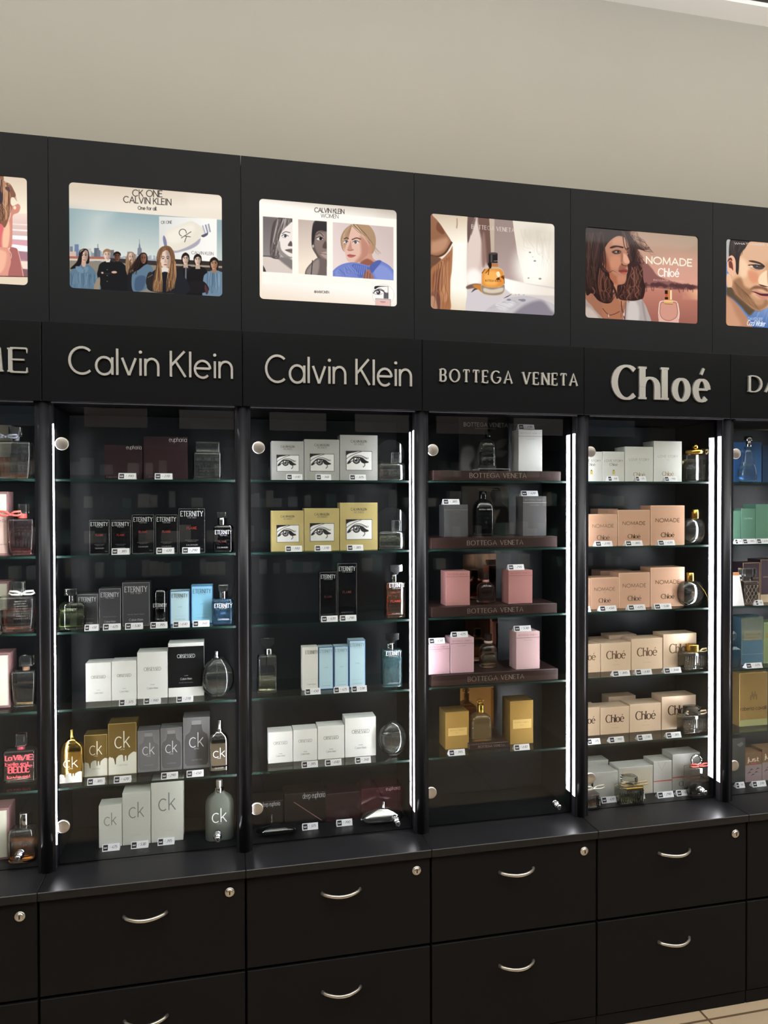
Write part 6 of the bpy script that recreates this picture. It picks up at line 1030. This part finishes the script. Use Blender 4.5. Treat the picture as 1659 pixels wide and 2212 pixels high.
carton('d45','U4b',405,690,860,1180,4,3,BEIGE,'beige carton in the back row',(),Y=ROWY[(4,3)]+.075,dep=.055); carton('d46','U4b',215,400,905,1180,4,3,BEIGE,'lower beige carton in the back row',(),Y=ROWY[(4,3)]+.075,dep=.055)
chrow('d5','U4c',(('1',40,313,280,570,'beige carton cut off by the post'),('2',317,613,272,572,'second beige carton from the left'),('3',618,940,237,548,'third beige carton from the left'),('4',945,1296,157,520,'tallest beige carton behind the ribbed bottle')),5,(70,46,34))
carton('d55','U4c',400,680,160,480,5,3,BEIGE,'beige carton in the back row',(),Y=ROWY[(5,3)]+.08,dep=.055)
def ribs(t, O, cx, cy, hw, hd, z0, z1):
    m = MB(); g = glassm((252,246,232)); n = 11
    for k in range(n): x = cx-hw*.92+hw*1.84*k/(n-1); m.lathe(x, cy-hd-.0006, [(.0016, z0+.004), (.0016, z0+(z1-z0)*.80)], g, 8)
    m.build('glass_ribs', O, t)
RIB = pbr('cream_ribbon', (226,200,166), .5)
bottle('d4b','U4b',(1166,1410,1028,1237),4,3,'square ribbed bottle with gold cap and ribbon','block',.005,.042,liquid=(.72,(246,206,140),.74),caps=[('cap','ribbed',1228,1340,955,1028,GF),('ribbon','bow',1250,1440,985,1050,pbr('gold_ribbon', (206,184,140), .5))],extra=ribs)
bottle('d5b','U4c',(1146,1388,343,557),5,3,'square ribbed bottle with clear cap and beige ribbon','block',.005,.042,liquid=(.74,(244,196,130),.72),caps=[('cap','ribbed',1195,1336,262,343,CGLASS),('ribbon','bow',1180,1420,290,360,RIB)],extra=ribs)
for k, r in (('d42',(450,625,1212,1262)),('d43',(685,850,1200,1250)),('d44',(975,1150,1183,1228))): tagcard(k,'U4b',*r,4,3)
for k, r in (('d51',(190,322,562,615)),('d52',(415,565,543,597)),('d53',(705,852,518,575)),('d54',(1000,1150,500,552))): tagcard(k,'U4c',*r,5,3)
RB = pbr('red_ribbon', (206,84,76), .5)
ROWY[(6,3)] = row_y(6,3,'U4c',680,1170)
carton('d61','U4c',170,500,942,1222,6,3,PEARL,'left pearl white carton behind the two bottles',[('T','ROSES','serif',.6,.5,.4,.1,(222,216,204))],dep=.06); carton('d62','U4c',504,857,884,1172,6,3,PEARL,'wide pearl carton behind the front ribbed bottle',[('R',.08,.04,.97,.92,(206,196,176))],dep=.06)
carton('d63','U4c',861,1051,826,1166,6,3,PEARL,'slim pearl carton with red stripe and envelope flap',[('R',0,.35,1,.385,(206,92,88)),('B',[(.2,.98),(.44,.68),(.7,.98),(.66,.98),(.44,.71),(.24,.98)],(186,184,178))],dep=.06); carton('d64','U4c',1055,1338,747,1152,6,3,PEARL,'tallest pearl carton with red stripe',[('R',0,.35,1,.385,(206,92,88)),('T','Chlo\u00e9','chloe',.46,.12,.44,.15,(120,112,104)),('T','LOVE','sans',.5,.66,.3,.06,(190,188,180))],dep=.06)
carton('d65','U4c',150,400,820,1130,6,3,PEARL,'pearl carton in the back row at the left',(),Y=ROWY[(6,3)]+.075,dep=.045)
bottle('d6a','U4c',(150,298,1150,1330),6,3,'pink ribbed bottle with pale ribbon, half behind the post','block',.005,.04,glass=(250,236,234),liquid=(.9,(232,190,184),.75),Y=-.026,caps=[('cap','ribbed',160,245,1000,1105,CGLASS),('ribbon','bow',130,350,1055,1125,pbr('white_ribbon', (236,228,216), .5))],extra=ribs)
bottle('d6b','U4c',(500,745,1072,1280),6,3,'pale yellow ribbed bottle with cream ribbon at the front','block',.005,.042,glass=(250,252,240),liquid=(.85,(236,236,206),.82),Y=-.026,caps=[('cap','ribbed',552,692,975,1040,CGLASS),('collar','box',562,742,1072,1110,GF),('ribbon','bow',510,790,1015,1085,pbr('gold_ribbon', (206,184,140), .5))],extra=ribs)
bottle('d6c','U4c',(1212,1426,878,1205),6,3,'tall ribbed bottle with ring cap and red ribbon','block',.005,.036,glass=(250,244,240),liquid=(.45,(236,206,186),.8),Y=-.020,caps=[('ring_cap','ring',1250,1378,755,870,CHROME),('ribbon','bow',1225,1430,830,890,RB)])
for k, r in (('d61',(335,487,1192,1253)),('d63',(910,1072,1143,1200)),('d64',(1105,1250,1127,1180)),('d62',(640,777,1160,1217))): tagcard(k,'U4c',*r,6,3)
# ======================= left-edge cabinet =======================
MAUVE = pbr('mauve_carton', (150,112,112), .35); CRM = (228,224,206)
fr = lambda txt=None: [('R',.06,.04,.94,.96,CRM), ('F',.0035,.001,(110,80,86)), ('F',.006,.0007,(150,120,124))]+(txt or [])
bottle('l1b','L1',(-60,430,575,1066),1,-1,'wide clear bottle with brown liquid and grey bow','taper',.006,.045,liquid=(.55,(206,140,104),.86),caps=[('collar','cyl',160,250,500,576,pbr('grey_ribbon', (120,122,132), .5)),('cap','box',118,270,385,505,CGLASS),('ribbon','bow',-100,260,480,560,pbr('grey_ribbon', (120,122,132), .5))])
carton('l11','L1',-260,155,355,1060,1,-1,pbr('pale_carton', (206,202,190), .4),'pale carton behind the wide bottle',(),Y=.06)
carton('l21','L1',-260,108,1240,2085,2,-1,MAUVE,'mauve-framed carton with pale panel',[('R',.05,.04,.95,.96,(206,176,166)),('R',.05,.62,.95,.96,CRM),('T','vie est','serif',.7,.66,.5,.1,(120,100,100)),('T','belle','serif',.75,.52,.5,.14,(120,100,100)),('T','LANCOME','serif',.8,.17,.3,.045,(90,70,70))],Y=.004)
bottle('l2b','L1',(110,472,1595,2088),2,-1,'pink clear bottle with coral bow','taper',.006,.045,glass=(252,226,226),liquid=(.66,(244,150,150),.85),caps=[('collar','cyl',228,348,1528,1596,pbr('coral_ribbon', (232,104,96), .5)),('cap','box',240,366,1405,1530,CGLASS),('ribbon','bow',-10,300,1490,1600,pbr('coral_ribbon', (232,104,96), .5))])
carton('l31','L2',-300,132,240,960,3,-1,MAUVE,'mauve-framed carton behind the beaded bottle',fr(),Y=.05)
def beads(t, O, cx, cy, hw, hd, z0, z1):
    m = MB(); g = glassm((252,250,246))
    for i in range(9):
        for j in range(8):
            x = cx-hw*.1+hw*.85*(i/8)*(1-.04*j)+.0015*(j % 2); z = z0+(z1-z0)*(.38+.07*j); m.lathe(x, cy-hd*1.0, [(max(.0003, .0019*math.sin(math.pi*k/6)), z+.0019*math.cos(math.pi*k/6)) for k in range(7)], g, 8)
    m.build('glass_beads', O, t)
bottle('l3b','L2',(-10,500,440,985),3,-1,'clear beaded bottle with red-brown liquid','taper',.006,.045,liquid=(.6,(214,110,80),.85),caps=[('collar','cyl',188,300,372,442,pbr('white_ribbon', (220,218,210), .5)),('cap','box',160,330,235,374,CGLASS),('ribbon','bow',130,500,350,450,pbr('white_ribbon', (220,218,210), .5))],extra=beads)
carton('l41','L2',-300,148,1245,2000,4,-1,MAUVE,'mauve-framed carton with cream panel',fr(),Y=.02)
bottle('l4b','L2',(170,520,1480,2010),4,-1,'clear faceted bottle with pale brown liquid and peach collar','taper',.006,.045,liquid=(.62,(204,166,124),.84),caps=[('collar','cyl',306,410,1415,1482,pbr('peach_ribbon', (206,160,130), .5)),('cap','box',273,455,1278,1415,CGLASS)])
scr = [('T','La Vie','just',.35,.72,.5,.16,(224,92,100)),('T','VIE','just',.72,.70,.4,.18,(224,92,100)),('T','belle est','just',.45,.55,.7,.11,(224,92,100)),('T','BELLE','just',.5,.33,.62,.2,(224,92,100)),('T','la vie est','just',.5,.16,.7,.1,(224,92,100)),('T','vivre','just',.7,.48,.4,.1,(224,92,100))]
bottle('l5b','L3',(40,418,410,800),5,-1,'clear bottle covered in pink lettering with pink collar','block',.005,.04,liquid=(.85,(230,170,176)),caps=[('collar','cyl',188,278,370,412,pbr('pink_ribbon', (226,90,110), .5)),('cap','box',178,292,235,372,CGLASS)],items=scr)
carton('l61','L3',-260,104,1095,1680,6,-1,MAUVE,'mauve-framed carton beside the amber bottle',fr())
bottle('l6b','L3',(100,412,1300,1690),6,-1,'clear bottle with amber liquid and silver cap','soft',.012,.05,liquid=(.62,(232,140,50),.82),caps=[('cap','cyl',215,340,1130,1300,CHROME)],Y=-.012)
# ======================= right-edge cabinet =======================
BLU = pbr('blue_carton', (58,98,150), .3, metal=.2); GRN = pbr('sea_green_carton', (100,140,122), .3, metal=.15); PUR = pbr('aubergine_carton', (62,46,58), .4); TEALC = pbr('teal_carton', (74,104,122), .3); GGR = pbr('olive_green_carton', (118,130,92), .3); GCV = pbr('antique_gold_carton', (150,122,74), .35, metal=.4); DGR = pbr('charcoal_carton', (64,66,66), .4)
carton('r11','U5a',330,752,487,1030,1,4,BLU,'blue carton behind the blue bottle',[('T','Cool Water','sans',.35,.74,.4,.07,(170,190,220))],Y=.03); carton('r12','U5a',760,1100,535,1010,1,4,pbr('navy_carton', (30,52,80), .3),'navy carton at the photo edge',(),Y=.03)
bottle('r1b','U5a',(455,690,555,1045),1,4,'tapering blue glass bottle with silver cap','drop',1,.036,glass=(170,212,244),liquid=(.5,(120,186,236)),Y=-.012,caps=[('neck','cyl',548,612,470,556,CHROME),('cap','cyl',526,624,415,470,CHROME)])
carton('r21','U5a',300,457,1460,1900,2,4,GRN,'low sea-green carton half behind the post',()); carton('r22','U5a',460,662,1422,1900,2,4,GRN,'second sea-green carton',[('T','Cool Water','sans',.5,.70,.6,.1,(206,226,214))]); carton('r23','U5a',666,1000,1362,1900,2,4,GRN,'tallest sea-green carton at the photo edge',())
tagcard('r21','U5a',390,485,1850,1915,2,4); tagcard('r22','U5a',495,682,1845,1925,2,4); tagcard('r23','U5a',690,876,1845,1925,2,4)
carton('r31','U5b',548,824,112,730,3,4,PUR,'shorter aubergine carton with gold border',[('F',.0004,.0014,(196,160,120)),('R',0,0,1,.24,(190,166,140)),('T','cavalli','bold',.72,.60,.34,.06,(190,150,120))],Y=.03); carton('r32','U5b',828,1150,62,730,3,4,PUR,'taller aubergine carton with gold border',[('F',.0004,.0014,(196,160,120)),('R',0,0,1,.18,(190,166,140)),('T','cavalli','bold',.3,.58,.34,.07,(200,160,130))],Y=.03)
def lattice(t, O, cx, cy, hw, hd, z0, z1):
    m = MB(); g = pbr('pewter_lattice', (150,140,132), .3, metal=.7); n = 4; h = (z1-z0)*.78
    for i in range(-n, n+1):
        for s in (-1, 1):
            a, b = cx+hw*i/2, cx+hw*i/2+s*h*.6; pa = []
            for k in range(9):
                x = a+(b-a)*k/8; z = z0+.003+h*k/8
                if abs(x-cx) <= hw*.96: pa.append((x, cy-hd-.0004, z))
            if len(pa) > 1: m.tube(pa, .0008, g, 6)
    m.build('lattice', O, t)
bottle('r3b','U5b',(540,772,395,795),3,4,'lattice-patterned dark bottle with square clear stopper','block',.006,.04,glass=(210,190,180),liquid=(.8,(110,76,70)),caps=[('neck','box',570,690,330,398,CGLASS),('cap','box',546,730,200,335,CGLASS)],extra=lattice,Y=-.02)
m = MB(); Yw = -.022; pts = [(*at(*q('U5b',x,y),Yw)[[0,2]],) for x, y in ((300,790),(575,790),(488,268),(300,268))]; zb = ZT[3]+.0003; pts[0] = (pts[0][0], zb); pts[1] = (pts[1][0], zb); m.prism(pts, Yw, Yw+.004, pbr('white_card', (238,236,234), .5)); x0, z0 = pts[3]; x1, z1 = pts[2]; m.prism([(x0,z1-.010),(x1+.001,z1-.010),(x1,z1),(x0,z1)], Yw-.0003, Yw+.0042, pbr('copper_band', (196,130,84), .4)); tag(m.build('display_card', (pts[1][0], Yw, zb)), 'white slanted card with copper band beside the post, '+place(3,4), 'display card', 'standing display cards')
tagcard('r31','U5b',765,885,700,792,3,4)
tq = [('F',.0004,.0010,(150,160,160)), ('R',0,.5,1,1,(100,108,96)), ('R',.12,.51,.92,.71,(124,120,98)), ('T','roberto cavalli','bold',.52,.62,.66,.07,(80,86,72)), ('T','PARADISO','sans',.5,.54,.5,.06,(90,96,80)), ('R',0,.21,1,.218,(130,150,160))]
carton('r41','U5b',525,876,980,1720,4,4,TEALC,'teal blue carton with olive upper half',tq,Y=.022); carton('r42','U5b',880,1250,1062,1715,4,4,GGR,'olive green carton at the photo edge',[('F',.0004,.0010,(170,180,150)),('R',.1,.62,.9,.74,(140,120,70))],Y=.022)
bottle('r4b','U5b',(330,505,1440,1725),4,4,'dark teal bottle with round clear stopper by the post','shoulder',.006,.034,solid=pbr('dark_teal_glass', (20,44,56), .06, coat=.5),Y=-.02,caps=[('stopper','ball',350,455,1195,1345,glassm((150,180,190)))])
tagcard('r41','U5b',610,870,1670,1745,4,4)
cav = [('F',.0003,.0009,(206,176,120)), ('R',0,0,1,.12,(150,150,104)), ('T','roberto cavalli','bold',.5,.30,.92,.11,(56,46,40))]+[('R',.5+dx-.022,.50+dz,.5+dx+.022,.60+dz,(110,88,54)) for dx, dz in ((-.1,-.02),(-.05,.04),(0,.0),(.05,.05),(.1,-.01))]
carton('r51','U5c',478,912,20,838,5,4,GCV,'large antique gold carton with dark lettering',cav,Y=.02)
carton('r61','U5c',300,572,1035,1725,6,4,DGR,'tall charcoal carton beside the post',[('B',[(.5,.86),(.8,.92),(.9,.86),(.7,.8)],(110,112,112))]); 
jus = [('R',0,0,1,.58,(150,132,134)), ('T','just','just',.5,.70,.64,.22,(214,198,176)), ('R',.36,.62,.66,.66,(196,80,96))]+[('B',[(.1+dx,.22+dz),(.24+dx,.30+dz),(.36+dx,.26+dz),(.24+dx,.26+dz)],(70,56,60)) for dx, dz in ((0,.06),(.22,-.02),(.42,.06),(.12,.16),(.5,.18))]
carton('r62','U5c',568,826,1255,1745,6,4,pbr('kraft_carton', (120,92,68), .45),'low brown carton with pale lettering',jus); carton('r63','U5c',829,1100,1195,1740,6,4,pbr('kraft_carton', (120,92,68), .45),'brown carton at the photo edge',jus)
tagcard('r61','U5c',440,570,1720,1800,6,4); tagcard('r62','U5c',690,900,1695,1780,6,4)
# ---------------------------------------------------------------- display wall across the aisle (only mirrored in the glass doors)
oy = -3.9
t = thing('opposite_display', (.8, oy, 0), 'dark shelving wall across the aisle, seen only as a reflection', 'display case'); O = t.location[:]
m = MB(); m.box(-2.2, 4.2, oy-.45, oy-.05, 0, .62, DRAW); m.box(-2.2, 4.2, oy-.45, oy-.40, .62, 2.52, CASE); m.box(-2.2, 4.2, oy-.40, oy, 1.98, 2.52, LAM); m.build('shelving', O, t)
rr = random.Random(7); m = MB()
for z in (.95, 1.22, 1.5, 1.76): m.box(-2.2, 4.2, oy-.38, oy-.12, z-.006, z, SHELFG)
m.build('shelves', O, t)
m = MB()
cols = [pbr('stock_grey', (196,196,198), .5), pbr('stock_white', (236,234,230), .5), pbr('stock_green', (110,160,152), .5), pbr('stock_silver', (214,216,220), .5), pbr('stock_dark', (60,60,64), .5)]
for z in (.95, 1.22, 1.5, 1.76):
    x = -2.1
    while x < 4.1:
        w = rr.uniform(.04, .09)
        if rr.random() < .62: m.box(x, x+w, oy-.30, oy-.20, z, z+rr.uniform(.07, .15), rr.choice(cols))
        x += w+rr.choice((.004, .004, .06))
o = m.build('stock', O, t); o['kind'] = 'stuff'
for k in range(9):
    m = MB(); x = -2.0+.7*k; m.box(x, x+.46, oy, oy+.004, 2.12, 2.42, emit('opposite_poster_light', rr.choice(((210,200,190),(190,170,160),(150,160,170))), .7)); m.build('poster', O, t)
# ---------------------------------------------------------------- shop lighting, with added uplight fill
def area(name, loc, rot, sx, sy, power, col=(1,.93,.82)):
    d = bpy.data.lights.new(name, 'AREA'); d.shape = 'RECTANGLE'; d.size = sx; d.size_y = sy; d.energy = power; d.color = col
    o = bpy.data.objects.new(name, d); COL.objects.link(o); o.location = loc; o.rotation_euler = rot; return o
for x in (-1.4, .8, 3.0, 5.2):
    area('added_uplight', (x, -1.75, zc2-.75), (math.pi, 0, 0), 1.7, .7, 80, (.97,1,1.06))  # unseen fill lights, added to brighten the ceiling and upper wall
for x in (-1.4, .8, 3.0, 5.2):
    area('ceiling_panel', (x, -2.2, zc2-.02), (0, 0, 0), 1.1, .25, 6, (1,.98,.95))
w = bpy.data.worlds.new('shop_world'); SC.world = w; w.use_nodes = True; bg = w.node_tree.nodes.get('Background') or w.node_tree.nodes.new('ShaderNodeBackground'); bg.inputs[0].default_value = (.5,.48,.45,1); bg.inputs[1].default_value = .05
# ---------------------------------------------------------------- camera and view
cam = bpy.data.cameras.new('camera'); co = bpy.data.objects.new('camera', cam); COL.objects.link(co)
cam.sensor_fit = 'VERTICAL'; cam.sensor_height = 24; cam.sensor_width = 18; cam.lens = F_PX/PH*24; cam.clip_start = .02
M4 = Matrix.Identity(4)
for i in range(3): M4[i][0], M4[i][1], M4[i][2], M4[i][3] = AX_R[i], AX_U[i], -AX_F[i], CAM[i]
co.matrix_world = M4; SC.camera = co
vs = SC.view_settings; vs.view_transform = 'Standard'; vs.look = 'None'; vs.exposure = 0; vs.gamma = 1; vs.use_curve_mapping = False
SC.cycles.max_bounces = 14; SC.cycles.transmission_bounces = 14; SC.cycles.transparent_max_bounces = 24; SC.cycles.glossy_bounces = 5; SC.cycles.diffuse_bounces = 3
SC.cycles.sample_clamp_indirect = 4; SC.cycles.caustics_reflective = False; SC.cycles.caustics_refractive = False; SC.cycles.blur_glossy = .3
